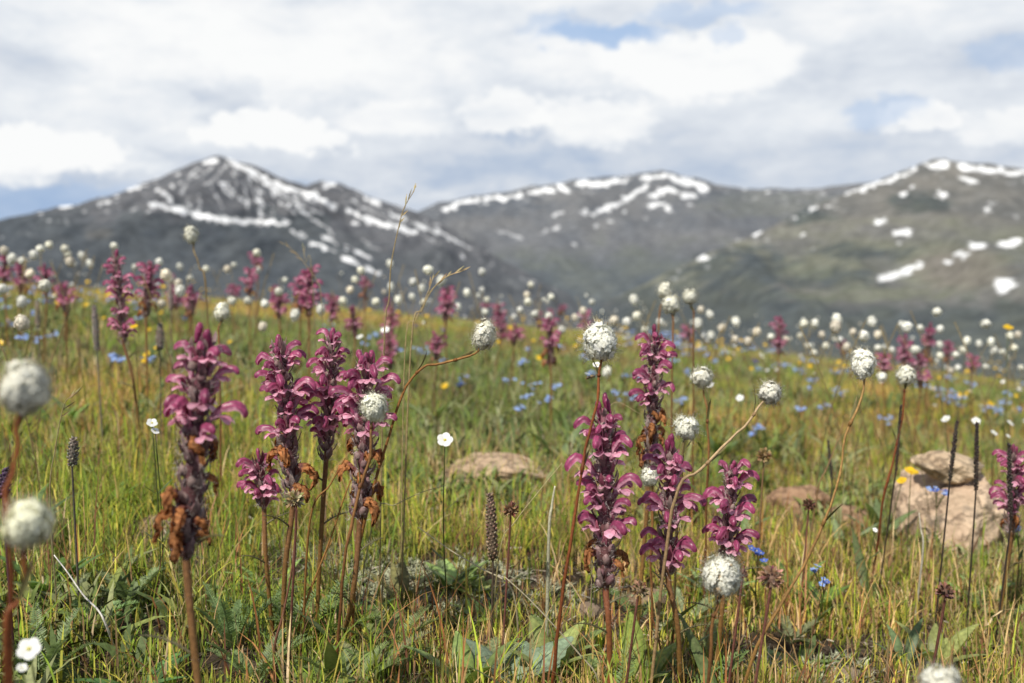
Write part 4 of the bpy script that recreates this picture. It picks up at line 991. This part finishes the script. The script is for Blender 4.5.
HEADS = [(4, 251, 9), (12, 259, 10), (34, 255, 10), (49, 245, 8), (40, 249, 9), (65, 249, 9), (68, 254, 8), (70, 262, 10), (82, 256, 8), (90, 264, 8), (114, 246, 8), (22, 261, 9), (45, 286, 14), (3, 289, 11), (22, 302, 11), (22, 323, 16), (180, 291, 12), (162, 304, 9), (180, 267, 7), (206, 269, 7), (159, 262, 8), (166, 275, 12), (170, 280, 9), (227, 269, 7), (234, 265, 6), (232, 301, 10), (248, 301, 9), (30, 274, 10), (52, 275, 7), (135, 267, 7), (190, 278, 7), (178, 283, 8),
         (279, 292, 10), (295, 315, 11), (321, 310, 10), (263, 327, 10), (390, 264, 8), (361, 271, 9), (355, 280, 8), (428, 270, 11), (441, 281, 10), (413, 282, 9), (422, 289, 8), (467, 293, 8), (482, 272, 8), (482, 290, 6), (485, 312, 8), (343, 301, 9), (265, 304, 9), (412, 297, 7), (376, 302, 9), (391, 287, 8), (398, 300, 8), (424, 303, 8), (458, 307, 7), (487, 300, 7), (350, 290, 8), (312, 291, 7), (285, 280, 6), (257, 253, 9), (258, 270, 6),
         (634, 300, 10), (637, 316, 10), (627, 322, 10), (614, 321, 11), (701, 310, 8), (710, 315, 9), (698, 324, 11), (736, 322, 10), (722, 328, 9), (551, 297, 7), (549, 317, 8), (527, 295, 7), (528, 302, 9), (583, 311, 8), (592, 302, 7), (607, 372, 10), (531, 285, 7), (757, 332, 9), (748, 342, 10), (575, 318, 8), (535, 314, 9), (562, 330, 8), (711, 336, 9), (735, 340, 9), (660, 322, 8), (645, 330, 8), (514, 317, 6), (520, 310, 7),
         (804, 324, 9), (815, 324, 9), (837, 320, 12), (836, 327, 13), (872, 322, 11), (907, 327, 12), (902, 325, 9), (937, 312, 10), (986, 324, 11), (1010, 336, 9), (991, 342, 8), (864, 336, 12), (878, 335, 9), (822, 335, 8), (847, 347, 9), (814, 353, 8), (915, 350, 11), (940, 356, 8), (956, 355, 8), (1014, 348, 8), (882, 377, 11), (920, 328, 8), (853, 332, 7), (800, 336, 7), (826, 346, 8), (840, 340, 7), (878, 348, 8), (892, 350, 7), (967, 341, 8), (979, 344, 7), (994, 351, 8), (1002, 352, 7), (963, 350, 8), (986, 367, 7), (958, 368, 7), (951, 371, 7), (1021, 368, 7), (1018, 335, 8), (940, 345, 7), (940, 329, 8), (786, 340, 7), (771, 337, 8), (808, 346, 7)]
for q in HEADS: far_bistort(*q)
nfar = 0
while nfar < 128:
    d = 3.5 + 10 * rng.random(); x = d * .56 * (2 * rng.random() - 1)
    if fbm(x * .5, d * .3, 2, 77) < .42: continue
    far_bistort(0, 0, 0, P=(x, d), hh=.17 + .2 * rng.random()); nfar += 1

# ------------------------------------------------------------------ small flowers
def flower5(r, c, cen, seed, m='blue', cup=.2, notch=False, wide=.62):
    mb = MB(); r_ = np.random.default_rng(seed); c = np.asarray(c)
    for k in range(5):
        a = k * 2 * math.pi / 5 + r_.random() * .2; d = np.array([math.cos(a), math.sin(a), cup + .15 * (r_.random() - .5)]); sd = np.array([-math.sin(a), math.cos(a), 0])
        cc = c * (.9 + .2 * r_.random())
        mb.leaf([d * r * t + np.array([0, 0, -.08 * r * t * t]) for t in (.08, .35, .62, .85, 1.0)], [r * .1, r * wide * .42, r * wide * .62, r * wide * .5, r * wide * .16], sd, cc * .95, cc, fold=.12)
    cm = MB(); cm.blob((0, 0, r * .05), r * .2, r * .2, r * .14, cen, 4, 8)
    return mb.mesh('petals', M[m]), cm.mesh('flower_centre', M['yellow'])
BLUE = [flower5(.0048, (.30, .44, .82), (.75, .6, .2), 1 + i) for i in range(2)] + [flower5(.0048, (.10, .17, .55), (.7, .6, .3), 5)]
WHITE5 = [flower5(.0085, (.82, .82, .80), (.65, .6, .12), 21 + i, 'white', .25, wide=.8) for i in range(2)]
YEL = [flower5(.009, (.80, .52, .02), (.7, .42, .02), 31 + i, 'yellow', .35, wide=.95) for i in range(2)]
VIO = [flower5(.007, (.10, .075, .32), (.15, .1, .3), 41 + i, 'blue', .5) for i in range(2)]
GR = np.array([.085, .12, .035])
def small_flower(kind, name, label, u, v, d, r, protos, group=None, base_u=None, nfl=1, spread=0., cat='flower', face=.35, leaves=True):
    T = pt(u, v, d); bu = base_u if base_u is not None else u + (rng.random() - .5) * 16 * min(1, 1.2 / d)
    B = base_under(bu, d + (rng.random() - .5) * .03)
    if T[2] - B[2] < .02:
        T[2] = B[2] + .03
    e = thing(name, label, cat, B, group); T = T - B
    st = MB(); mid = T * .5 + np.array([rng.normal(0, .006), rng.normal(0, .006), 0]); pts = curve([np.array([0, 0, -.01]), mid, T], 9)
    st.tube(pts, np.linspace(.0010, .0006, 9), 5, vary(GR), vary(GR * np.array([1.3, 1.1, 1])))
    heads = []
    for k in range(nfl):
        P = T + (np.array([rng.normal(), rng.normal(), rng.normal() * .5]) * spread if k else 0)
        if k: st.tube([pts[6], (pts[6] + P) / 2 + np.array([0, 0, .001]), P], .0004, 4, GR)
        heads.append(P)
    if leaves:
        for k in range(3):
            q = pts[1 + 2 * k]; th = rng.random() * 6.28; dv = np.array([math.cos(th), math.sin(th), .8]); L = .016 + .012 * rng.random()
            st.leaf([q, q + dv * L * .5, q + dv * L], [.0006, .0024, .0002], (-math.sin(th), math.cos(th), 0), vary(GR), vary(GR * 1.2))
    obj('stem', st.mesh('stem', M['leaf']), e)
    for P in heads:
        pm, cm = protos[int(rng.integers(0, len(protos)))]; s_ = r / .0048 if kind == 'blue' else r / .0085
        s_ *= .85 + .3 * rng.random()
        n = unit([rng.normal(0, .35), -face + rng.normal(0, .3), 1]); m4 = frame(P, np.cross((0, 1, .2), n), n, s_)
        f = obj('flower', pm, e, matrix=m4); obj('flower_centre', cm, f)
    return e
where2 = lambda u: 'at left' if u < 341 else 'in the middle' if u < 683 else 'at right'
BL = [(92, 296, 14), (55, 334, 8), (10, 323, 8), (183, 317, 10), (327, 324, 12), (330, 330, 8), (370, 338, 10), (376, 335, 9), (362, 343, 8), (390, 352, 10), (397, 350, 9), (420, 350, 10), (425, 353, 9), (463, 377, 9), (507, 380, 10), (460, 384, 6), (530, 385, 11), (548, 398, 10), (555, 386, 11), (527, 397, 8), (519, 408, 8), (616, 394, 12), (628, 394, 10), (632, 399, 8), (683, 400, 10), (753, 434, 8), (760, 427, 11), (812, 380, 10), (811, 387, 12), (840, 393, 11), (825, 404, 10), (888, 419, 13), (925, 375, 9), (935, 388, 11), (942, 395, 10), (985, 408, 9), (995, 408, 9), (675, 360, 8), (688, 371, 9), (640, 377, 8), (625, 376, 8), (690, 340, 6), (560, 346, 8), (584, 357, 8), (590, 374, 8), (118, 313, 6), (140, 318, 6), (800, 409, 7), (802, 370, 8), (530, 350, 7), (522, 362, 7), (444, 360, 8)]
for (u, v, px) in BL:
    p = ground_at(u, v + 34 - (8 if v < 340 else 0)); d = float(np.clip(p[1], 1.6, 7)); T = pt(u, v, d)
    if T[2] - float(gz(T[0], T[1])) > .2: d *= .9
    small_flower('blue', 'forget_me_not', 'small cluster of pale blue flowers scattered through the grass ' + where2(u), u, v, d, .0064, BLUE[:2], 'blue flower clusters ' + where2(u), nfl=6 + int(rng.integers(0, 5)), spread=px * d / F * .36)
for (u, v, d, lab, n) in [(937, 490, 1.55, 'pale blue flowers in front of the large boulder', 8), (815, 569, 1.2, 'bright blue flower pair low beside the long orange stem', 4), (827, 582, 1.2, 'pale blue flower just below the bright blue pair', 3), (1018, 526, 1.35, 'blue flowers at the right edge below the cut rose spike', 4), (761, 553, 1.25, 'dark blue flowers right of the small pink spike', 5)]:
    small_flower('blue', 'forget_me_not', lab, u, v, d, .0050, BLUE if 'dark' not in lab else BLUE[2:], None, nfl=n, spread=.006)
YL = [(88, 282), (86, 305), (104, 318), (161, 313), (1, 343), (276, 317), (369, 310), (398, 312), (427, 316), (408, 318), (580, 338), (576, 346), (539, 358), (539, 323), (739, 349), (800, 363), (839, 362), (939, 378), (967, 372), (1008, 328), (533, 341), (499, 342), (20, 293), (149, 330), (510, 328), (478, 322), (230, 342), (445, 386), (765, 345), (900, 367)]
for (u, v) in YL:
    p = ground_at(u, v + 30); d = float(np.clip(p[1], 2.6, 6.5)); T = pt(u, v, d)
    while T[2] - float(gz(T[0], T[1])) > .22 and d > 2.2: d *= .94; T = pt(u, v, d)
    small_flower('yellow', 'yellow_flower', 'small bright yellow flower far back in the meadow ' + where2(u), u, v, d, .008 + .004 * rng.random(), YEL, 'yellow flowers ' + where2(u), leaves=False, face=.6)
small_flower('yellow', 'yellow_flower', 'large yellow flower left of the boulder', 911, 472, 1.5, .0115, YEL, None, 915, leaves=False, face=.5)
small_flower('yellow', 'yellow_flower', 'smaller yellow flower just below the large yellow one', 902, 481, 1.5, .007, YEL, None, 903, leaves=False, face=.5)
small_flower('yellow', 'yellow_flower', 'yellow speck of a flower on the slender crimson spike', 134, 327, 1.7, .006, YEL, None, 132, leaves=False)
def scatter(n, d0, d1, hmin, hmax, bias=0.):
    out = []
    while len(out) < n:
        d = d0 + (d1 - d0) * rng.random(); x = d * .53 * (2 * rng.random() - 1)
        if rng.random() < bias and x > 0: continue
        if fbm(x * .9 + 4, d * .6, 2, 31) < .45: continue
        P = np.array([x, d, float(gz(x, d)) + hmin + (hmax - hmin) * rng.random()]); u, v, dd = proj(P[None]); out.append((u[0], v[0], dd[0]))
    return out
for u, v, d in scatter(130, 2.0, 9, .10, .20, .2):
    small_flower('yellow', 'yellow_flower', 'small bright yellow flower far back in the meadow ' + where2(u), u, v, d, .008 + .004 * rng.random(), YEL, 'yellow flowers ' + where2(u), leaves=False, face=.6)
for u, v, d in scatter(125, 1.9, 7, .09, .18, .1):
    small_flower('blue', 'forget_me_not', 'small cluster of pale blue flowers scattered through the grass ' + where2(u), u, v, d, .0064, BLUE[:2], 'blue flower clusters ' + where2(u), nfl=6 + int(rng.integers(0, 5)), spread=.010)
for u, v, d in scatter(120, 2.4, 9, .09, .22, 0):
    small_flower('white', 'white_flower', 'small flat white flower out in the meadow ' + where2(u), u, v, d, .0085, WHITE5, 'flat white meadow flowers ' + where2(u), leaves=False, face=.5)
VL = [(278, 301), (300, 312), (418, 325), (443, 331), (754, 362), (205, 300), (645, 382), (52, 300)]
for (u, v) in VL:
    p = ground_at(u, v + 34); d = float(np.clip(p[1], 2, 5))
    small_flower('violet', 'violet_flower', 'dark violet flower cluster back in the meadow ' + where2(u), u, v, d, .008, VIO, 'dark violet flowers ' + where2(u), nfl=5, spread=.011)
for (u, v, d, r, bu, lab) in [(29, 649, .62, .0080, 20, 'white five petalled flower at the lower left corner'), (22, 668, .62, .0035, 20, 'tiny closed white bud below the corner flower'), (445, 440, 1.1, .0080, 448, 'white flower on an upright green stem in front of the flat rock'), (152, 423, 1.1, .006, 154, 'small white flower left of the big withered spike, upper of a pair'), (155, 431, 1.1, .005, 155, 'small white flower left of the big withered spike, lower of a pair'),
                              (946, 419, 1.9, .0095, 947, 'white flower left of two above the boulder'), (976, 421, 1.9, .0095, 976, 'white flower directly above the boulder'), (1010, 423, 2.0, .009, 1010, 'white flower nearest the right edge above the boulder'), (994, 433, 1.9, .008, 994, 'lower white flower up right of the boulder'), (1008, 436, 1.9, .004, 1008, 'tiny white bud up right of the boulder'),
                              (875, 530, 1.35, .004, 874, 'tiny white bud in the grass below the boulder'), (710, 385, 1.5, .006, 708, 'flat white flower just below a bistort head'), (597, 365, 1.2, .006, 596, 'white bud under the ragged bistort head'), (385, 330, 2.2, .009, 385, 'flat white flower behind the left trio of spikes'), (360, 337, 2.2, .009, 360, 'pale flat white flower above the left trio'), (740, 398, 1.9, .007, 741, 'white flower between blue flowers in the right middle')]:
    small_flower('white', 'white_flower', lab, u, v, d, r, WHITE5, 'small white flowers', bu, face=.7 if u != 29 else 1.4)

# ------------------------------------------------------------------ seed heads, dark spikes, dry stalks
def seed_spike(label, top, bot, base_u, d, rad, c, group, grain=.0027, name='seed_spike', n=None):
    T = pt(*top, d); A = pt(*bot, d); B = base_under(base_u, d); e = thing(name, label, 'seed head', B, group); T, A = T - B, A - B
    st = MB(); pts = curve([np.array([0, 0, -.01]), A, A * .5 + T * .5, T], 16); st.tube(pts, np.linspace(.0013, .0006, 16), 5, np.asarray(c) * .9, np.asarray(c) * .7); obj('stem', st.mesh('stem', M['stem']), e)
    mb = MB(); ax = unit(T - A); L = np.linalg.norm(T - A); e1 = unit(np.cross(ax, (.2, 1, 0))); e2 = np.cross(ax, e1)
    mb.tube([A + (T - A) * t for t in (0, .15, .5, .85, 1)], [rad * .4, rad * .75, rad * .78, rad * .6, rad * .15], 8, np.asarray(c) * .9)
    n = n or int(L / grain * (5 if rad > .003 else 3.2))
    for i in range(n):
        t = i / n; th = i * 2.4; o = e1 * math.cos(th) + e2 * math.sin(th); r_ = rad * (.75 + .25 * math.sin(math.pi * min(1, t * 1.15))) * (1 - .5 * max(0, t - .75) / .25)
        q = A + (T - A) * t + o * r_ * .8; s_ = grain * (.7 + .5 * rng.random()); cc = vary(np.asarray(c) * (1.5 if rad > .004 else 1), .6)
        d_ = unit(o + ax * 1.0); a = np.cross(d_, ax); a = unit(a) * s_ * .55; b_ = np.cross(a, d_)
        i0 = mb.vert(q - d_ * s_ * .5, cc * .5); ring = [mb.vert(q + w_, cc) for w_ in (a, b_, -a, -b_)]; tip = mb.vert(q + d_ * s_ * 1.1, cc * 1.25)
        for k in range(4): mb.f.append((i0, ring[(k + 1) % 4], ring[k])); mb.f.append((tip, ring[k], ring[(k + 1) % 4]))
    obj('seeds', mb.mesh('seeds', M['stem']), e); return e
GY = (.15, .125, .10)
seed_spike('grey brown seed spike in the grass at left', (74, 437), (72, 466), 70, 1.05, .0055, (.13, .11, .09), None)
seed_spike('tall faded grey seed spike left of the slender crimson spike', (94, 305), (97, 350), 100, 1.8, .006, (.22, .19, .17), None)
seed_spike('grey seed spike right of the slender crimson spike', (160, 323), (160, 350), 158, 1.8, .008, (.17, .14, .12), None)
seed_spike('faint grey seed spike above the small meadow flowers at left', (37, 300), (38, 328), 40, 2.2, .006, (.2, .17, .13), None)
seed_spike('pale grey spike behind the meadow left of the lone bistort', (170, 284), (171, 310), 170, 2.4, .006, (.25, .2, .18), None)
seed_spike('brown knobbly seed spike between the trio and the central spikes', (490, 493), (493, 560), 490, 1.05, .0062, (.14, .10, .07), None, .0026)
seed_spike('dark thin spike in front of the boulder, left of two', (957, 421), (950, 480), 944, 1.25, .0021, (.055, .042, .035), 'dark thin spikes')
seed_spike('dark thin spike in front of the boulder, right of two', (977, 422), (976, 490), 977, 1.25, .0023, (.055, .042, .035), 'dark thin spikes')
seed_spike('dark thin spike crossing the cut rose spike at right', (1009, 443), (1011, 520), 1006, 1.22, .0024, (.05, .038, .032), 'dark thin spikes')
seed_spike('dark withered stalk left of the boulder by the yellow flower', (901, 405), (896, 470), 884, 1.35, .0012, (.06, .045, .03), 'dark thin spikes')
seed_spike('dark stub of a spike behind the brown rock', (828, 440), (832, 480), 834, 1.6, .0018, (.07, .055, .045), 'dark thin spikes')
seed_spike('dark purple spike at the left edge', (6, 468), (3, 498), 2, .9, .005, (.06, .035, .06), None)

def dried_head(label, c, px, d, base_u, tone=(.30, .18, .11), stemc=(.15, .06, .045), via=None):
    Cw = pt(*c, d); B = base_under(base_u, d); e = thing('dried_flower', label, 'seed head', B, 'dried round flower heads'); T = Cw - B
    st = MB(); pts = curve([np.array([0, 0, -.01])] + ([pt(*via, d) - B] if via else []) + [T * .97, T], 14); st.tube(pts, np.linspace(.0014, .0009, 14), 6, stemc, np.asarray(stemc) * 1.3); obj('stem', st.mesh('stem', M['stem']), e)
    r = px / 2 * d / F; mb = MB(); mb.blob(T, r * .55, r * .55, r * .5, np.asarray(tone) * .6, 5, 8)
    for i in range(90):
        z = 1 - 1.7 * (i + .5) / 90; th = i * 2.4; q = np.array([math.cos(th) * math.sqrt(1 - z * z), math.sin(th) * math.sqrt(1 - z * z), z]); cc = vary(tone, .7)
        q = unit(q + rng.normal(size=3) * .2); sd = unit(np.cross(q, rng.normal(size=3))); l = r * (.85 + .3 * rng.random())
        mb.leaf([T + q * r * .4, T + q * l * .8, T + q * l], [r * .08, r * .16, r * .03], sd, cc * .6, cc * 1.2, fold=.5)
    obj('flower_head', mb.mesh('flower_head', M['dry']), e)
dried_head('dried tan flower head right of the knobbly seed spike', (511, 510), 17, 1.0, 500)
dried_head('dried tan flower head right of the thick red brown stem', (639, 590), 20, .88, 622, (.36, .25, .15), via=(636, 610))
dried_head('large dried pinkish flower head left of the long orange stem', (771, 578), 26, .82, 745, (.36, .22, .16), via=(768, 605))
dried_head('small dried flower head just left of the large pinkish one', (743, 574), 10, .95, 730, (.26, .12, .08))
dried_head('dark dried flower head standing alone at lower right', (945, 592), 19, .9, 928, (.22, .12, .085), via=(943, 612))
dried_head('pale straw dried flower head at the foot of the left trio', (294, 500), 22, .93, 280, (.42, .35, .2), via=(296, 525))
dried_head('faded tan flower head in the grass right of the pink spike', (764, 456), 16, 1.3, 760, (.40, .28, .14), (.2, .12, .06))
dried_head('small brown withered head by the brown rock', (809, 505), 13, 1.3, 806, (.18, .09, .06))

def stalk(label, path, d, base_u, c=(.42, .32, .16), rad=.0009, spikelets=0, dbase=None, lie=None):
    B = base_under(base_u, dbase or d); e = thing('dry_grass_stalk', label, 'grass stalk', B, 'dry grass stalks')
    ctrl = [pt(u, v, d) - B for u, v in path]; ctrl = ctrl + [np.array([0, 0, -.008])]; pts = curve(ctrl, 22)
    mb = MB(); mb.tube(pts, np.linspace(rad * .45, rad, 22), 5, np.asarray(c) * 1.1, np.asarray(c) * .8); obj('stem', mb.mesh('stem', M['dry']), e)
    if spikelets:
        s_ = MB()
        for i in range(spikelets):
            q = pts[i * 8 // spikelets]; t = unit(pts[0] - pts[6]); o = unit(rng.normal(size=3)); dd = unit(t * 1.5 + o * .6); l = .008 + .007 * rng.random()
            s_.leaf([q, q + dd * l * .5, q + dd * l], [.0003, .0009, .0001], o, vary(c, .4), vary(c, .4), fold=.4)
        obj('spikelets', s_.mesh('spikelets', M['dry']), e)
stalk('tallest dry grass stalk rising against the dark mountain', [(414, 191), (404, 208), (398, 230), (391, 265), (389, 300), (384, 345)], 1.15, 376, rad=.0010, spikelets=9)
stalk('dry grass stalk leaning right with a forked tip', [(462, 271), (446, 277), (432, 290), (422, 310), (411, 345)], 1.15, 398, rad=.0011, spikelets=8)
stalk('thin dry stalk right beside the leaning one', [(433, 278), (428, 292), (416, 320), (405, 350)], 1.2, 398, rad=.0008, spikelets=5)
stalk('dry grass stalk tip leaning left above a rose spike', [(286, 245), (297, 254), (308, 268), (316, 280), (322, 310)], 1.7, 326, (.34, .26, .14), spikelets=6)
stalk('short pale stalk beside the left leaning one', [(303, 249), (306, 262), (312, 275)], 1.7, 320, (.36, .3, .18), spikelets=4)
stalk('pale jointed straw leaning low at left', [(54, 555), (68, 573), (84, 596), (98, 610), (106, 625)], .98, 107, (.75, .72, .68), .0012)
stalk('thin dry stalk arching over the grass at left', [(73, 396), (64, 405), (55, 450), (50, 500)], 1.0, 48, (.34, .28, .14), .0008, 8)
stalk('pale bent straw slanting left in front of the flat rock', [(446, 485), (420, 493), (395, 505), (375, 515)], 1.1, 350, (.48, .42, .24), .0008)
stalk('pale straw slanting right below the flat rock', [(418, 527), (450, 550), (480, 568), (512, 590)], 1.08, 520, (.50, .44, .3), .0011)
stalk('long straw crossing left of the red stem at bottom centre', [(505, 577), (530, 600), (558, 630), (580, 655), (598, 680)], .92, 600, (.52, .46, .32), .0010)
stalk('pale straw blade upright left of the large crimson spike', [(555, 486), (552, 505), (549, 535)], 1.05, 547, (.6, .58, .42), .0022)
stalk('thin dry straw leaning toward the large crimson spike', [(562, 463), (540, 490), (515, 522), (500, 550)], 1.05, 488, (.38, .33, .16), .0009)
stalk('bent tan stalk branching right of the curved orange stem', [(843, 422), (836, 445), (826, 470), (818, 490)], 1.5, 812, (.30, .18, .09), .0014)
stalk('orange stalk crossing down through the left trio', [(362, 455), (345, 495), (330, 540), (300, 620)], 1.03, 296, (.34, .17, .05), .0014)
stalk('orange stalk slanting from the trio to the dried head', [(345, 458), (330, 485), (310, 520)], 1.0, 296, (.32, .16, .05), .0014)
stalk('red brown stem leaning up beside the pale straw head', [(297, 510), (293, 560), (284, 610), (275, 645)], .95, 268, (.24, .11, .07), .0016)
stalk('thin kinked straw behind the large crimson spike', [(640, 414), (617, 402), (605, 414), (598, 430)], 1.05, 590, (.45, .36, .2), .0005)
stalk('white woolly stalk in the grass below the boulder', [(919, 513), (921, 530), (923, 550)], 1.3, 924, (.6, .56, .46), .0016)
for i in range(46):                                         # thin upright dry stems through the nearer meadow
    d = 1.1 + 1.6 * rng.random(); u = 1024 * rng.random(); B = base_under(u, d); hh = .08 + .10 * rng.random()
    T = B + np.array([rng.normal(0, .015), rng.normal(0, .01), hh]); uu, vv, dd = proj(T[None])
    if 940 < uu[0] < 1000 and vv[0] > 400: continue
    mid = B * .5 + T * .5 + np.array([rng.normal(0, .008), 0, .01]); um, vm_, _ = proj(mid[None])
    c = [(.34, .27, .13), (.22, .12, .06), (.4, .34, .2), (.16, .14, .05)][i % 4]
    stalk('thin dry stem standing among the grass ' + where2(uu[0]), [(uu[0], vv[0]), (um[0], vm_[0])], d, u, c, .0007, 4 if i % 3 == 0 else 0)

# ------------------------------------------------------------------ leafy plants
def broad_plant(label, u, v, n, L, wd, c, seed, upright=.9, lobed=False, group='broad leaved plants', spread=1.):
    p = ground_at(u, v); e = thing('leafy_plant', label, 'plant', p, group); r_ = np.random.default_rng(seed)
    for i in range(n):
        th = i * 2.4 + r_.random(); l = L * (.7 + .5 * r_.random()); up = upright * (.7 + .6 * r_.random()); mb = MB(); o = np.array([math.cos(th), math.sin(th), 0]) * spread
        b0 = o * .004; N = 14
        pp = [b0 + o * l * (.35 * t + .45 * t * t) + np.array([0, 0, 1.]) * l * up * (t - .35 * t * t) for t in np.linspace(0, 1, N)]
        ww = [wd * max(.06, math.sin(math.pi * (t ** .8 * .93 + .03))) * (1 if not lobed else (.75 + .25 * (t > .3))) for t in np.linspace(0, 1, N)]
        cc = np.asarray(c) * 1.5 * (.75 + .5 * r_.random())
        mb.leaf(pp, ww, np.array([-math.sin(th), math.cos(th), .12 * r_.normal()]), cc * .9, cc * 1.05, fold=.28, midc=cc * 1.5, lobes=(lambda k: 1 + .09 * (-1) ** k) if lobed else None)
        obj('leaf', mb.mesh('leaf', M['leaf']), e)
def lf(c): return tuple(1.4 * x for x in c)
LG = (.075, .115, .03); GG = (.085, .12, .065)
broad_plant('round scalloped grey green leaves at the bottom centre', 516, 688, 5, .068, .024, (.12, .16, .105), 1, 1.0, True)
broad_plant('smooth yellow green leaves at the bottom right of the central stem', 636, 692, 6, .066, .014, (.14, .18, .035), 2, 1.1)
broad_plant('upright pointed green leaves beside the scalloped leaves', 468, 695, 6, .062, .011, (.12, .165, .05), 3, 1.3)
broad_plant('broad green leaf lying flat beside the bare soil at right', 800, 662, 3, .06, .010, (.10, .14, .05), 4, .35)
broad_plant('narrow upright leaves near the lone dark dried head', 905, 668, 4, .05, .006, (.07, .10, .045), 5, 1.3)
broad_plant('dark leaf clump behind the lower left bistort', 50, 600, 6, .08, .011, (.055, .10, .025), 6, 1.1)
broad_plant('green leaves at the left edge under the dark purple spike', 15, 560, 6, .08, .010, (.07, .115, .03), 7, 1.1)
broad_plant('bright green leaf tuft in the grass at left centre', 108, 512, 6, .07, .010, (.08, .13, .025), 8, 1.0)
broad_plant('leafy tuft behind the small pink spike', 790, 600, 6, .065, .009, (.075, .115, .03), 9, 1.1)
broad_plant('leafy tuft below the brown rock', 740, 540, 6, .065, .010, (.085, .125, .045), 10, 1.1)
broad_plant('grey green leaf tuft right of the curved stem', 845, 560, 6, .07, .009, (.10, .125, .06), 11, 1.3)
broad_plant('leafy tuft left of the boulder', 880, 545, 5, .07, .009, (.09, .12, .05), 12, 1.3)
broad_plant('leafy tuft behind the flat rock', 560, 470, 6, .08, .011, (.10, .13, .06), 13, 1.2)
broad_plant('leaf tuft at the far left below the meadow flowers', 60, 440, 6, .09, .010, (.075, .125, .03), 14, 1.2)
broad_plant('leaf tuft right of the left trio', 430, 430, 7, .09, .012, (.10, .135, .05), 15, 1.2)
broad_plant('leaf tuft between the central and right flowers', 720, 460, 6, .08, .010, (.085, .125, .04), 16, 1.2)
def fern_plant(label, u, v, n, L, c, seed, up=1.0, wid=.008):
    p = ground_at(u, v); e = thing('feathery_plant', label, 'plant', p, 'feathery leaved plants' if 'rosette' not in label else 'feathery rosettes ' + where2(u)); r_ = np.random.default_rng(seed)
    for i in range(n):
        th = i * 2.4 + r_.random(); mb = MB(); pinnate(mb, np.array([0, 0, .002]), np.array([math.cos(th), math.sin(th), up * (.6 + .9 * r_.random())]), L * (.7 + .6 * r_.random()), np.array([-math.sin(th), math.cos(th), 0]), seed * 9 + i, c, 26, wid)
        obj('leaf', mb.mesh('leaf', M['leaf']), e)
FG = (.085, .125, .05)
fern_plant('feathery grey green leaves behind the corner white flower', 40, 690, 8, .085, (.10, .135, .06), 1, 1.4)
fern_plant('feathery leaves right of the big left stem', 232, 655, 8, .08, FG, 2, 1.5)
fern_plant('second feathery tuft low by the left stems', 255, 690, 7, .07, (.09, .125, .05), 3, 1.3)
fern_plant('curled feathery leaves at the foot of the withered rose spike', 390, 660, 7, .065, (.08, .10, .035), 4, .7)
fern_plant('feathery leaves at the bottom left of centre', 350, 700, 7, .07, (.09, .12, .04), 5, .8)
fern_plant('feathery leaves under the central pink spikes', 700, 660, 7, .06, (.09, .11, .04), 6, .9)
fern_plant('feathery leaves low at the left between the stones', 130, 610, 7, .06, (.10, .13, .06), 7, .9)
fern_plant('feathery leaves at the foot of the large crimson spike', 590, 690, 6, .055, (.085, .115, .04), 8, .9)
fern_plant('feathery leaves below the trio of rose spikes', 300, 640, 7, .07, (.085, .12, .04), 9, 1.0)

rp = np.random.default_rng(77)
for i in range(26):                                         # small rosettes along the near ground
    u = 20 + 980 * rp.random(); v = 585 + 110 * rp.random(); k = i % 3
    if k == 0: fern_plant('low feathery rosette among the near grass ' + where2(u), u, v, 6, .045 + .02 * rp.random(), vary((.10, .13, .055), .5), 30 + i, .7, .008)
    else: broad_plant('small leafy rosette low among the near grass ' + where2(u), u, v, 5 + k, .035 + .03 * rp.random(), .006 + .006 * rp.random(), vary((.11, .15, .045), .6), 30 + i, .6 + .6 * rp.random(), group='leafy rosettes ' + where2(u))

# ------------------------------------------------------------------ the bee hovering left of the tall crimson spike
def bee():
    p = pt(591, 377, 1.1); e = thing('bee', 'small dark bee hovering under the ragged white bistort', 'bee', p)
    b = MB(); stripe = lambda c, th, f: np.array([.05, .035, .02]) if int(f * 7) % 2 else np.array([.30, .19, .07])
    b.tube([(-.0065, 0, -.0012), (-.005, 0, -.0006), (-.0035, 0, 0), (-.002, 0, .0002), (-.0008, 0, .0002)], [.0004, .0014, .0019, .0017, .001], 9, (.1, .07, .03), shade=stripe)
    b.blob((.0012, 0, .0005), .0021, .0018, .0018, (.22, .15, .07), 6, 9); b.blob((.0039, 0, .0002), .0012, .0014, .0013, (.05, .04, .03), 6, 9)
    obj('body', b.mesh('body', M['insect']), e)
    for s_ in (-1, 1):
        wv = MB(); wv.leaf([(.001, s_ * .0012, .0018), (-.001, s_ * .004, .0032), (-.003, s_ * .0068, .0042), (-.0045, s_ * .0082, .0044)], [.0004, .0014, .0016, .0003], (1, s_ * .4, 0), (.6, .6, .55), fold=0); obj('wing', wv.mesh('wing', M['wing']), e)
        for k in range(3):
            lg = MB(); x = .0025 - k * .0016; lg.tube([(x, s_ * .001, -.001), (x - .0008, s_ * .0026, -.0016), (x - .0014, s_ * .0028, -.0036)], [.00028, .00024, .00014], 5, (.07, .05, .03)); obj('leg', lg.mesh('leg', M['insect']), e)
        an = MB(); an.tube([(.0047, s_ * .0005, .0008), (.006, s_ * .0012, .0018), (.007, s_ * .0016, .0012)], .00015, 4, (.04, .03, .02)); obj('antenna', an.mesh('antenna', M['insect']), e)
    e.rotation_euler = (0, -.1, .3)
bee()
